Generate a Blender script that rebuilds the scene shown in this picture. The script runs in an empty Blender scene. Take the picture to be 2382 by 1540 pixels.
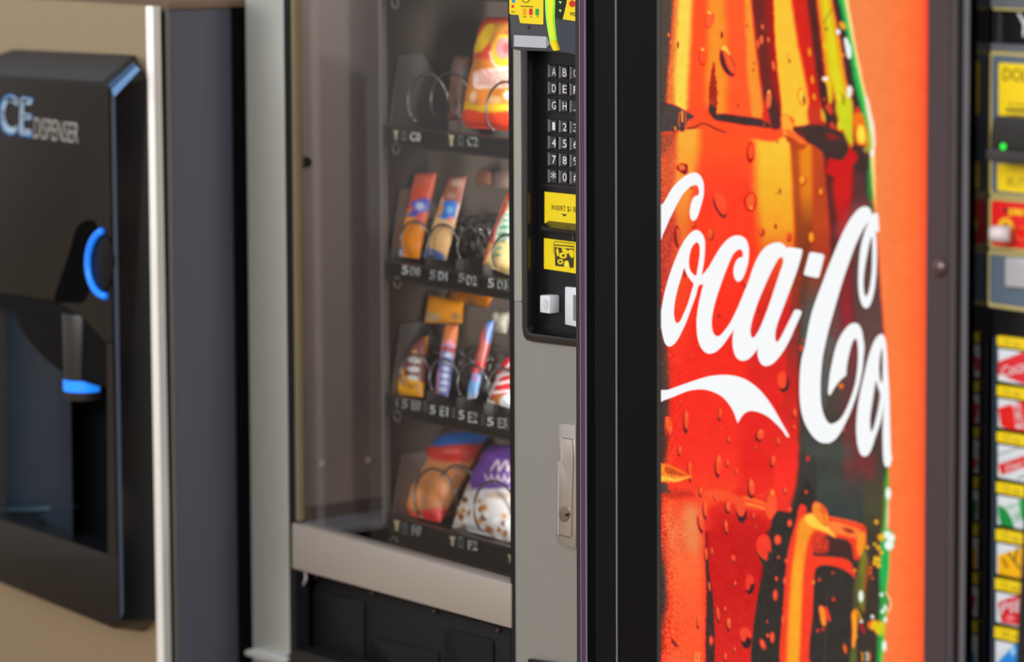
import bpy, math, random
import numpy as np
from mathutils import Vector, Matrix
from mathutils.geometry import tessellate_polygon, delaunay_2d_cdt

random.seed(7)
C = bpy.context.scene.collection
SC = bpy.context.scene

# ---------------------------------------------------------------- camera, world, lights, exposure
F_PX, YAW, PITCH, ROLL, YPP = 7700.0, math.radians(37.75), math.radians(5.0), math.radians(0.25), 340.0
def camera_axes():
    ca, sa, cp, sp = math.cos(YAW), math.sin(YAW), math.cos(PITCH), math.sin(PITCH)
    f = Vector((-ca*cp, sa*cp, -sp))
    r = f.cross(Vector((0, 0, 1))).normalized()
    u = r.cross(f)
    R = Matrix.Rotation(ROLL, 3, f)
    return R @ r, R @ u, f
CR, CU, CF = camera_axes()
def ray(px, py):
    return CF*F_PX + CR*(px-1191.0) - CU*(py-YPP)
_d = ray(1300, 400)
CAM = Vector((0, 0, 1.30)) - _d*(3.6/F_PX)
cam_data = bpy.data.cameras.new('camera'); cam = bpy.data.objects.new('camera', cam_data); C.objects.link(cam)
M = Matrix((CR, CU, -CF)).transposed().to_4x4(); M.translation = CAM
cam.matrix_world = M
cam_data.sensor_width = 36.0; cam_data.lens = F_PX/2382*36
cam_data.shift_y = (YPP-770)/2382.0
cam_data.clip_start = 0.1; cam_data.clip_end = 200
cam_data.dof.use_dof = True; cam_data.dof.focus_distance = 3.5; cam_data.dof.aperture_fstop = 3.2
SC.camera = cam

w = bpy.data.worlds.new('sky'); SC.world = w; w.use_nodes = True
wn = w.node_tree.nodes; wl = w.node_tree.links
bg = wn['Background']
tc = wn.new('ShaderNodeTexCoord'); sep = wn.new('ShaderNodeSeparateXYZ'); rampn = wn.new('ShaderNodeValToRGB')
wl.new(tc.outputs['Generated'], sep.inputs[0]); wl.new(sep.outputs['Z'], rampn.inputs[0])
rampn.color_ramp.elements[0].position = 0.0; rampn.color_ramp.elements[0].color = (0.42, 0.40, 0.38, 1)
rampn.color_ramp.elements[1].position = 0.5; rampn.color_ramp.elements[1].color = (0.50, 0.58, 0.72, 1)
wl.new(rampn.outputs[0], bg.inputs[0]); bg.inputs[1].default_value = 1.4

def area(name, loc, target, size, size_y, power, color=(1, 1, 1)):
    l = bpy.data.lights.new(name, 'AREA'); l.shape = 'RECTANGLE'; l.size = size; l.size_y = size_y
    l.energy = power; l.color = color
    o = bpy.data.objects.new(name, l); C.objects.link(o); o.location = loc
    o.rotation_euler = (Vector(target)-Vector(loc)).to_track_quat('-Z', 'Y').to_euler()
    return o
area('open_side_daylight', (3.0, -6.5, 4.2), (-.3, 0, 1.2), 7.0, 3.0, 500, (1.0, 0.97, 0.93))
FILL_W = 4.0  # power of the light added for the packets
SC.view_settings.view_transform = 'Standard'; SC.view_settings.look = 'None'
SC.view_settings.gamma = 1; SC.view_settings.use_curve_mapping = False
SC.view_settings.exposure = 0.0
SC.cycles.use_denoising = True
SC.cycles.max_bounces = 8; SC.cycles.transparent_max_bounces = 12

# ---------------------------------------------------------------- pixel <-> world helpers
def pY(px, py, Y):
    d = ray(px, py); return CAM + d*((Y-CAM.y)/d.y)
def pX(px, py, X):
    d = ray(px, py); return CAM + d*((X-CAM.x)/d.x)
def pZ(px, py, Z):
    d = ray(px, py); return CAM + d*((Z-CAM.z)/d.z)
def XY(px, Y, py=770): return pY(px, py, Y).x
def depth_at(px, X, py=770): return pX(px, py, X).y
def zY(px, py, Y): return pY(px, py, Y).z
_cam = np.array(CAM); _r = np.array(CR); _u = np.array(CU); _f = np.array(CF)
def project(P):
    Q = P - _cam; k = Q @ _f
    return 1191 + F_PX*(Q @ _r)/k, YPP - F_PX*(Q @ _u)/k

def lin(c):
    c = np.asarray(c, float)/255.0
    return np.where(c <= 0.04045, c/12.92, ((c+0.055)/1.055)**2.4)
def L(r, g, b): return tuple(float(v) for v in lin((r, g, b)))+(1.0,)

# ---------------------------------------------------------------- materials
MATS = {}
def mat(name, rgb, rough=0.5, metal=0.0, spec=0.5, coat=0.0, emit=None, strength=1.0, noise=None, bump=0.0, scale=(60, 60, 60)):
    if name in MATS: return MATS[name]
    m = bpy.data.materials.new(name); m.use_nodes = True; nt = m.node_tree; b = nt.nodes['Principled BSDF']
    b.inputs['Base Color'].default_value = L(*rgb); b.inputs['Roughness'].default_value = rough
    b.inputs['Metallic'].default_value = metal; b.inputs['Specular IOR Level'].default_value = spec
    b.inputs['Coat Weight'].default_value = coat; b.inputs['Coat Roughness'].default_value = 0.08
    if emit is not None:
        b.inputs['Emission Color'].default_value = L(*emit); b.inputs['Emission Strength'].default_value = strength
    if noise or bump:
        t = nt.nodes.new('ShaderNodeTexCoord'); mp = nt.nodes.new('ShaderNodeMapping'); nz = nt.nodes.new('ShaderNodeTexNoise')
        mp.inputs['Scale'].default_value = scale; nz.inputs['Scale'].default_value = 1.0; nz.inputs['Detail'].default_value = 4
        nt.links.new(t.outputs['Object'], mp.inputs[0]); nt.links.new(mp.outputs[0], nz.inputs[0])
        if noise:
            mx = nt.nodes.new('ShaderNodeMix'); mx.data_type = 'RGBA'
            mx.inputs['A'].default_value = L(*[max(0, v*(1-noise)) for v in rgb]); mx.inputs['B'].default_value = L(*[min(255, v*(1+noise)) for v in rgb])
            nt.links.new(nz.outputs[0], mx.inputs['Factor']); nt.links.new(mx.outputs['Result'], b.inputs['Base Color'])
        if bump:
            bp = nt.nodes.new('ShaderNodeBump'); bp.inputs['Strength'].default_value = bump; bp.inputs['Distance'].default_value = 0.001
            nt.links.new(nz.outputs[0], bp.inputs['Height']); nt.links.new(bp.outputs[0], b.inputs['Normal'])
    MATS[name] = m; return m
def vcol_mat(name, emit=0.0, rough=0.4, spec=0.4, coat=0.0):
    if name in MATS: return MATS[name]
    m = bpy.data.materials.new(name); m.use_nodes = True; nt = m.node_tree; b = nt.nodes['Principled BSDF']
    a = nt.nodes.new('ShaderNodeAttribute'); a.attribute_name = 'Col'
    b.inputs['Roughness'].default_value = rough; b.inputs['Specular IOR Level'].default_value = spec
    b.inputs['Coat Weight'].default_value = coat
    if emit:
        b.inputs['Base Color'].default_value = (0.004, 0.004, 0.004, 1)
        nt.links.new(a.outputs['Color'], b.inputs['Emission Color']); b.inputs['Emission Strength'].default_value = emit
    else:
        nt.links.new(a.outputs['Color'], b.inputs['Base Color'])
    MATS[name] = m; return m
def glass_mat():
    m = bpy.data.materials.new('window_glass'); m.use_nodes = True; nt = m.node_tree
    for n in list(nt.nodes): nt.nodes.remove(n)
    out = nt.nodes.new('ShaderNodeOutputMaterial'); mix = nt.nodes.new('ShaderNodeMixShader')
    tr = nt.nodes.new('ShaderNodeBsdfTransparent'); gl = nt.nodes.new('ShaderNodeBsdfGlossy'); fr = nt.nodes.new('ShaderNodeFresnel')
    fr.inputs['IOR'].default_value = 1.5; gl.inputs['Roughness'].default_value = 0.02
    tr.inputs['Color'].default_value = (0.93, 0.93, 0.92, 1)
    nt.links.new(fr.outputs[0], mix.inputs[0]); nt.links.new(tr.outputs[0], mix.inputs[1]); nt.links.new(gl.outputs[0], mix.inputs[2])
    nt.links.new(mix.outputs[0], out.inputs[0]); return m

# ---------------------------------------------------------------- object helpers
def root(name, label, cat, loc=(0, 0, 0), group=None):
    o = bpy.data.objects.new(name, None); C.objects.link(o); o.location = loc; o.empty_display_size = 0.05
    o['label'] = label; o['category'] = cat
    if group: o['group'] = group
    return o
def base_of(p):
    v = Vector((0, 0, 0))
    while p is not None: v += p.location; p = p.parent
    return v
def obj(name, verts, faces, m, parent=None, bevel=0.0, seg=2, smooth=False, label=None, kind=None, mats=None, mi=None):
    b = base_of(parent)
    me = bpy.data.meshes.new(name)
    me.from_pydata([Vector(v)-b for v in verts], [], [tuple(f) for f in faces])
    for mm in (mats or [m]): me.materials.append(mm)
    if mi is not None: me.polygons.foreach_set('material_index', mi)
    import bmesh
    bm = bmesh.new(); bm.from_mesh(me)
    if bevel or len(faces) > 4: bmesh.ops.recalc_face_normals(bm, faces=bm.faces)
    if bevel:
        es = [e for e in bm.edges if len(e.link_faces) == 2 and e.calc_face_angle(0) > 0.4]
        bmesh.ops.bevel(bm, geom=es, offset=bevel, segments=seg, affect='EDGES', profile=0.5, clamp_overlap=True)
    bm.to_mesh(me); bm.free()
    if smooth or bevel:
        me.shade_smooth()
        if not smooth: me.set_sharp_from_angle(angle=0.6)
    o = bpy.data.objects.new(name, me); C.objects.link(o)
    if parent is not None: o.parent = parent
    if label: o['label'] = label
    if kind: o['kind'] = kind
    return o
def tag(o, label, cat, group=None, kind=None):
    o['label'] = label; o['category'] = cat
    if group: o['group'] = group
    if kind: o['kind'] = kind
    return o
BOXF = [(0, 1, 2, 3), (7, 6, 5, 4), (0, 4, 5, 1), (1, 5, 6, 2), (2, 6, 7, 3), (3, 7, 4, 0)]
def box(x0, x1, y0, y1, z0, z1):
    return [(x0, y0, z0), (x1, y0, z0), (x1, y0, z1), (x0, y0, z1), (x0, y1, z0), (x1, y1, z0), (x1, y1, z1), (x0, y1, z1)], BOXF
def boxo(name, x0, x1, y0, y1, z0, z1, m, parent=None, **k):
    v, f = box(x0, x1, y0, y1, z0, z1); return obj(name, v, f, m, parent, **k)
def strip(name, prof, z0, z1, m, parent=None, **k):
    """vertical extrusion of a closed (X, Y) profile"""
    n = len(prof)
    v = [(x, y, z0) for x, y in prof]+[(x, y, z1) for x, y in prof]
    f = [tuple(range(n))[::-1], tuple(range(n, 2*n))]+[(i, (i+1) % n, n+(i+1) % n, n+i) for i in range(n)]
    return obj(name, v, f, m, parent, **k)
def slab_geo(pts, Y, d):
    """pixel polygon on the plane y=Y, extruded backwards by d"""
    a = [pY(x, y, Y) for x, y in pts]; n = len(a)
    v = [tuple(p) for p in a]+[(p.x, p.y+d, p.z) for p in a]
    tri = tessellate_polygon([[Vector((p.x, p.z, 0)) for p in a]])
    if n <= 4: f = [tuple(range(n)), tuple(range(n, 2*n))[::-1]]
    else: f = [tuple(t) for t in tri]+[tuple(n+i for i in t)[::-1] for t in tri]
    f += [(i, (i+1) % n, n+(i+1) % n, n+i) for i in range(n)]
    return v, f
def slab(name, pts, Y, d, m, parent=None, **k):
    v, f = slab_geo(pts, Y, d); return obj(name, v, f, m, parent, **k)
def rect(l, t, r, b, slope=0.0, slope_b=None):
    sb = slope if slope_b is None else slope_b
    return [(l, t), (r, t+slope*(r-l)), (r, b+sb*(r-l)), (l, b)]
def rrect(l, t, r, b, rad, slope=0.0, n=5):
    """rounded pixel rectangle, corner radius rad in vertical pixels"""
    rx = rad*0.62; out = []
    for cx, cy, a0 in ((r-rx, t+rad, -90), (r-rx, b-rad, 0), (l+rx, b-rad, 90), (l+rx, t+rad, 180)):
        for i in range(n+1):
            a = math.radians(a0+90*i/n); x = cx+rx*math.cos(a); out.append((x, cy+rad*math.sin(a)+slope*(x-l)))
    return out
def ellipse(cx, cy, rx, ry, n=24, a0=0, a1=360, rot=0):
    out = []
    for i in range(n):
        a = math.radians(a0+(a1-a0)*i/(n if a1-a0 == 360 else n-1)); x = rx*math.cos(a); y = ry*math.sin(a); t = math.radians(rot)
        out.append((cx+x*math.cos(t)-y*math.sin(t), cy+x*math.sin(t)+y*math.cos(t)))
    return out
def crom(pts, k=5, closed=True):
    """smooth closed curve through the points"""
    P = [np.array(p, float) for p in pts]; n = len(P); out = []
    for i in range(n if closed else n-1):
        p0 = P[(i-1) % n] if closed or i > 0 else P[i]; p1 = P[i]; p2 = P[(i+1) % n]; p3 = P[(i+2) % n] if closed or i+2 < n else P[i+1]
        # leave sharp corners alone
        for j in range(k):
            t = j/k
            q = 0.5*((2*p1)+(-p0+p2)*t+(2*p0-5*p1+4*p2-p3)*t*t+(-p0+3*p1-3*p2+p3)*t**3)
            out.append((q[0], q[1]))
    if not closed: out.append(tuple(P[-1]))
    return out
def fill2d(loops):
    """filled outline with holes: constrained triangulation, triangles kept by the even-odd rule"""
    vs, es, segs = [], [], []
    for lp in loops:
        cl = [p for i, p in enumerate(lp) if (Vector(p)-Vector(lp[i-1])).length > 1e-6]
        n0 = len(vs); n = len(cl); vs += [Vector(p) for p in cl]; es += [(n0+i, n0+(i+1) % n) for i in range(n)]
        segs += [(cl[i], cl[(i+1) % n]) for i in range(n)]
    r = delaunay_2d_cdt(vs, es, [], 0, 1e-6)
    A = np.array([[p[0], p[1], q[0], q[1]] for p, q in segs])
    v = [(p.x, p.y, 0) for p in r[0]]; f = []
    for t in r[2]:
        x = sum(v[i][0] for i in t)/3; y = sum(v[i][1] for i in t)/3
        c = (A[:, 1] > y) != (A[:, 3] > y)
        xx = A[c, 0]+(y-A[c, 1])*(A[c, 2]-A[c, 0])/(A[c, 3]-A[c, 1])
        if int((xx > x).sum()) % 2: f.append(tuple(t))
    return v, f
def flat(name, loops, Y, m, parent=None, **k):
    """flat print: pixel loops (outer then holes) on plane y=Y"""
    if len(loops) == 1 and len(loops[0]) <= 4:
        v = [tuple(pY(x, y, Y)) for x, y in loops[0]]; return obj(name, v, [tuple(range(len(v)))], m, parent, **k)
    v, f = fill2d([[(x/100, -y/100) for x, y in lp] for lp in loops])
    return obj(name, [tuple(pY(x*100, -y*100, Y)) for x, y, _ in v], f, m, parent, **k)
def tube_geo(pts, r, n=8):
    P = [Vector(p) for p in pts]; v = []; f = []
    for i, p in enumerate(P):
        t = (P[min(i+1, len(P)-1)]-P[max(i-1, 0)]).normalized()
        a = t.orthogonal().normalized() if i == 0 else (a-t*a.dot(t)).normalized()
        b = t.cross(a)
        for j in range(n):
            w_ = 2*math.pi*j/n; v.append(tuple(p+a*(r*math.cos(w_))+b*(r*math.sin(w_))))
        if i: f += [((i-1)*n+j, (i-1)*n+(j+1) % n, i*n+(j+1) % n, i*n+j) for j in range(n)]
    f += [tuple(range(n)), tuple(range((len(P)-1)*n, len(P)*n))]
    return v, f
def tube(name, pts, r, m, parent=None, n=8, **k):
    v, f = tube_geo(pts, r, n); return obj(name, v, f, m, parent, smooth=True, **k)

_tcache = {}
def text_geo(s):
    """outline mesh of a string in Blender's built-in font, normalised to 0..1"""
    if s in _tcache: return _tcache[s]
    cu = bpy.data.curves.new('t', 'FONT'); cu.body = s; cu.resolution_u = 3
    o = bpy.data.objects.new('t', cu); C.objects.link(o)
    dg = bpy.context.evaluated_depsgraph_get(); dg.update()
    me = bpy.data.meshes.new_from_object(o.evaluated_get(dg), depsgraph=dg)
    v = [tuple(x.co) for x in me.vertices]; f = [tuple(p.vertices) for p in me.polygons]
    bpy.data.objects.remove(o); bpy.data.curves.remove(cu); bpy.data.meshes.remove(me)
    xs = [p[0] for p in v]; ys = [p[1] for p in v]; x0, x1, y0, y1 = min(xs), max(xs), min(ys), max(ys)
    v = [((p[0]-x0)/(x1-x0), (p[1]-y0)/(y1-y0)) for p in v]
    _tcache[s] = (v, f); return _tcache[s]
def quadmap(q, Y):
    TL, TR, BR, BL = [pY(x, y, Y) for x, y in q]
    return lambda a, b: (BL*(1-a)+BR*a)*(1-b)+(TL*(1-a)+TR*a)*b
def text(name, s, q, Y, m, parent=None, bold=False, **k):
    """text fitted in a pixel quad TL,TR,BR,BL on plane y=Y"""
    v, f = text_geo(s); g = quadmap(q, Y)
    if bold:
        n = len(v); e = .06/max(1, len(s))
        v = [(x*(1-e), y*.97) for x, y in v]+[(x*(1-e)+e, y*.97+.03) for x, y in v]; f = f+[tuple(i+n for i in t) for t in f]
    return obj(name, [tuple(g(a, b)) for a, b in v], f, m, parent, **k)

# ---------------------------------------------------------------- flat print painter (colour per vertex of a fine sheet)
class Canvas:
    def __init__(s, X, Y, base=(0, 0, 0)):
        s.X = X; s.Y = Y; s.c = np.empty((len(X), 3)); s.c[:] = base
    fringe = 0.0
    def _mix(s, idx, a, col):
        a = a[:, None]; s.c[idx] = s.c[idx]*(1-a)+np.asarray(col, float)*a
    def _edge(s, idx, d, blur, alpha, col, fr=1.0):
        """soft edge; translucent warm print lets red through further than green"""
        def f(dd):
            t = np.clip(0.5-dd/(2*max(blur, 0.3)), 0, 1); return t*t*(3-2*t)*alpha
        if not s.fringe or col[2] > 130: return s._mix(idx, f(d), col)
        old = s.c[idx]; e = s.fringe*fr*(old[:, 0] > 120)*(old[:, 2] < 140); dark = col[1] < old[:, 1]-12; e = np.where(abs(old[:, 1]-col[1]) < 12, 0, e)
        if col[0] > 120: e2 = s.fringe*fr*(old[:, 2] < 140)
        else: e2 = 0*e
        aR = f(d+np.where(dark, e, -e2)); aG = f(d-np.where(dark, .3*e, 0)); aB = aG
        A = np.stack([aR, aG, aB], 1); s.c[idx] = old*(1-A)+np.asarray(col, float)*A
    def poly(s, pts, col, blur=1.0, alpha=1.0, smooth=True, warp=0.0, k=4):
        if smooth and len(pts) > 3: pts = crom(pts, k)
        P = np.array(pts, float); pad = blur+warp+1
        idx = np.where((s.X > P[:, 0].min()-pad) & (s.X < P[:, 0].max()+pad) & (s.Y > P[:, 1].min()-pad) & (s.Y < P[:, 1].max()+pad))[0]
        if not len(idx): return
        x = s.X[idx]; y = s.Y[idx]
        if warp: x = x+s.wx[idx]*warp; y = y+s.wy[idx]*warp
        ins = np.zeros(len(idx), bool); d2 = np.full(len(idx), 1e18); n = len(P)
        for i in range(n):
            x1, y1 = P[i]; x2, y2 = P[(i+1) % n]; dx = x2-x1; dy = y2-y1; l2 = dx*dx+dy*dy
            if l2 < 1e-9: continue
            t = np.clip(((x-x1)*dx+(y-y1)*dy)/l2, 0, 1); d2 = np.minimum(d2, (x-x1-t*dx)**2+(y-y1-t*dy)**2)
            if dy != 0:
                cr = ((y1 > y) != (y2 > y)) & (x < dx*(y-y1)/dy+x1); ins ^= cr
        d = np.sqrt(d2)*np.where(ins, -1, 1)
        s._edge(idx, d, blur, alpha, col)
    def ell(s, cx, cy, rx, ry, col, rot=0, blur=1.0, alpha=1.0, warp=0.0):
        m = max(rx, ry)+blur+warp+1
        idx = np.where((abs(s.X-cx) < m) & (abs(s.Y-cy) < m))[0]
        if not len(idx): return
        x = s.X[idx]-cx; y = s.Y[idx]-cy; t = math.radians(rot)
        if warp: x = x+s.wx[idx]*warp; y = y+s.wy[idx]*warp
        u = x*math.cos(t)+y*math.sin(t); v = -x*math.sin(t)+y*math.cos(t)
        d = (np.sqrt((u/rx)**2+(v/ry)**2)-1)*min(rx, ry)
        s._edge(idx, d, blur, alpha, col, min(1, min(rx, ry)/14))
    def line(s, pts, width, col, blur=1.0, alpha=1.0, warp=0.0):
        P = np.array(crom(pts, 5, False) if len(pts) > 2 else pts, float); pad = width+blur+warp+1
        idx = np.where((s.X > P[:, 0].min()-pad) & (s.X < P[:, 0].max()+pad) & (s.Y > P[:, 1].min()-pad) & (s.Y < P[:, 1].max()+pad))[0]
        if not len(idx): return
        x = s.X[idx]; y = s.Y[idx]; d2 = np.full(len(idx), 1e18)
        if warp: x = x+s.wx[idx]*warp; y = y+s.wy[idx]*warp
        for i in range(len(P)-1):
            x1, y1 = P[i]; dx, dy = P[i+1]-P[i]; l2 = dx*dx+dy*dy+1e-9
            t = np.clip(((x-x1)*dx+(y-y1)*dy)/l2, 0, 1); d2 = np.minimum(d2, (x-x1-t*dx)**2+(y-y1-t*dy)**2)
        d = np.sqrt(d2)-width/2; a = np.clip(0.5-d/(2*max(blur, 0.3)), 0, 1); s._mix(idx, a*a*(3-2*a)*alpha, col)
def warp_fields(cv, seed=3):
    """smooth random fields that make print edges ragged"""
    rs = np.random.RandomState(seed)
    def fld(scale):
        g = rs.rand(400, 400)*2-1; u = (cv.X/scale) % 398; v = (cv.Y/scale) % 398; i = u.astype(int); j = v.astype(int); a = u-i; b = v-j
        return g[i, j]*(1-a)*(1-b)+g[i+1, j]*a*(1-b)+g[i, j+1]*(1-a)*b+g[i+1, j+1]*a*b
    cv.wx = fld(3.1)*.6+fld(8)*.6; cv.wy = fld(3.1)*.6+fld(8)*.6; cv.fine = fld(2.2); cv.mid = fld(14)
def sheet(name, P, nx, ny, colors, m, parent=None, label=None, extra_back=False):
    """grid of (ny+1)*(nx+1) points P with srgb colours"""
    b = np.array(base_of(parent)); P = np.asarray(P, float)-b
    me = bpy.data.meshes.new(name); n = len(P); me.vertices.add(n); me.vertices.foreach_set('co', P.ravel())
    W = nx+1; j, i = np.meshgrid(np.arange(ny), np.arange(nx), indexing='ij'); a = (j*W+i).ravel()
    q = np.stack([a, a+W, a+W+1, a+1], 1).astype(np.int32)
    if extra_back is not False: q = np.concatenate([q, extra_back], 0)
    me.loops.add(q.size); me.loops.foreach_set('vertex_index', q.ravel())
    me.polygons.add(len(q)); me.polygons.foreach_set('loop_start', np.arange(0, q.size, 4, dtype=np.int32))
    me.update(calc_edges=True); me.validate()
    ca = me.color_attributes.new('Col', 'FLOAT_COLOR', 'POINT')
    rgba = np.ones((n, 4), np.float32); rgba[:, :3] = lin(np.clip(colors, 0, 255)); ca.data.foreach_set('color', rgba.ravel())
    me.materials.append(m); me.shade_smooth()
    o = bpy.data.objects.new(name, me); C.objects.link(o)
    if parent is not None: o.parent = parent
    if label: o['label'] = label
    return o
def pouch(name, q, Yb, Yt, thick, paint, m, parent=None, nx=26, ny=40, bulge=1.0, label=None, base=(200, 100, 30), crimp=True):
    """sealed packet: q = TL,TR,BR,BL pixels; bottom edge at depth Yb, top edge at depth Yt"""
    TL, TR, BR, BL = [np.array(pY(x, y, Y)) for (x, y), Y in zip(q, (Yt, Yt, Yb, Yb))]
    nrm = np.cross(TR-TL, TL-BL); nrm /= np.linalg.norm(nrm)
    if nrm[1] > 0: nrm = -nrm
    v, u = np.meshgrid(np.linspace(1, 0, ny+1), np.linspace(0, 1, nx+1), indexing='ij'); u = u.ravel()[:, None]; v = v.ravel()[:, None]
    flatp = (BL*(1-u)+BR*u)*(1-v)+(TL*(1-u)+TR*u)*v
    prof = (np.clip(1-np.abs(2*u-1)**2.4, 0, 1)**0.6)*(np.clip(1-np.abs(2*v-1)**(5 if crimp else 3), 0, 1)**0.6)
    rs = np.random.RandomState(len(name)+int(q[0][0])); ph = rs.rand(4)*6
    wr = 0.10*np.sin(9*u+ph[0]+5*v)*np.sin(12*v+ph[1])+0.05*np.sin(31*v+ph[2]+4*u)
    front = flatp+nrm*(thick*0.5*(prof*(1+wr)))
    back = flatp-nrm*(thick*0.5*prof)
    X, Y = project(front); cv = Canvas(X, Y, base); warp_fields(cv, int(q[0][0])); paint(cv)
    n = len(front); W = nx+1
    j, i = np.meshgrid(np.arange(ny), np.arange(nx), indexing='ij'); a = (j*W+i).ravel()+n
    bq = np.stack([a, a+1, a+W+1, a+W], 1)
    def stitch(e): e = np.array(e); return np.stack([e[:-1], e[1:], e[1:]+n, e[:-1]+n], 1)
    bq = np.concatenate([bq, stitch(range(0, W)), stitch(range(ny*W, n)), stitch(range(0, n, W)), stitch(range(nx, n, W))]).astype(np.int32)
    return sheet(name, np.concatenate([front, back+nrm*-1e-4]), nx, ny, np.concatenate([cv.c, cv.c]), m, parent, label, extra_back=bq)
# ---------------------------------------------------------------- the backlit bottle print
def Z(o, s):
    return lambda pts: [(o[0]+u/s, o[1]+v/s) for u, v in pts]
ZA = Z((1530, 0), 4.967); ZB = Z((1800, 0), 3.85); ZC = Z((1530, 1100), 3.5); ZD = Z((1800, 1100), 3.5)
Z5 = Z((1520, 0), 3.609); Z6 = Z((1520, 380), 3.609); Z7 = Z((1520, 780), 3.609); Z8 = Z((1520, 1100), 3.5)
DK = (66, 48, 44); BK = (52, 46, 42)
def bands(cv, rows, sel):
    """rows: (y, [(x, half width)...], [colours]) - one more colour than boundaries"""
    X = cv.X[sel]+cv.wx[sel]*1.2; Y = cv.Y[sel]
    ys = [r[0] for r in rows]; nb = len(rows[0][1])
    def col(i): return np.stack([np.interp(Y, ys, [r[2][i][k] for r in rows]) for k in range(3)], 1)
    out = col(0)
    for i in range(nb):
        bx = np.interp(Y, ys, [r[1][i][0] for r in rows]); bw = np.interp(Y, ys, [r[1][i][1] for r in rows])
        nw = col(i+1); up = np.where(nw[:, 1] > out[:, 1]+15, 1., np.where(nw[:, 1] < out[:, 1]-15, -1., 0.))
        warm = (np.maximum(nw[:, 2], out[:, 2]) < 110)*np.minimum(bw, 4)*.7*up
        T = []
        for sh in (warm, -.3*warm, -.3*warm):
            t = np.clip((X+sh-bx)/(2*np.maximum(bw, .5))+.5, 0, 1); T.append(t*t*(3-2*t))
        T = np.stack(T, 1); out = out*(1-T)+nw*T
    cv.c[sel] = out
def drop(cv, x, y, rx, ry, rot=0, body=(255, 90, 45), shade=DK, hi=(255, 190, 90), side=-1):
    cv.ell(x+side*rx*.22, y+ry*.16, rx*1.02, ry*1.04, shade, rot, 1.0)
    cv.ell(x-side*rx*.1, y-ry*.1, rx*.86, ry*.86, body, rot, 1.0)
    cv.ell(x-side*rx*.2, y-ry*.5, rx*.35, ry*.28, hi, rot, 1.2, .8)
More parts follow.
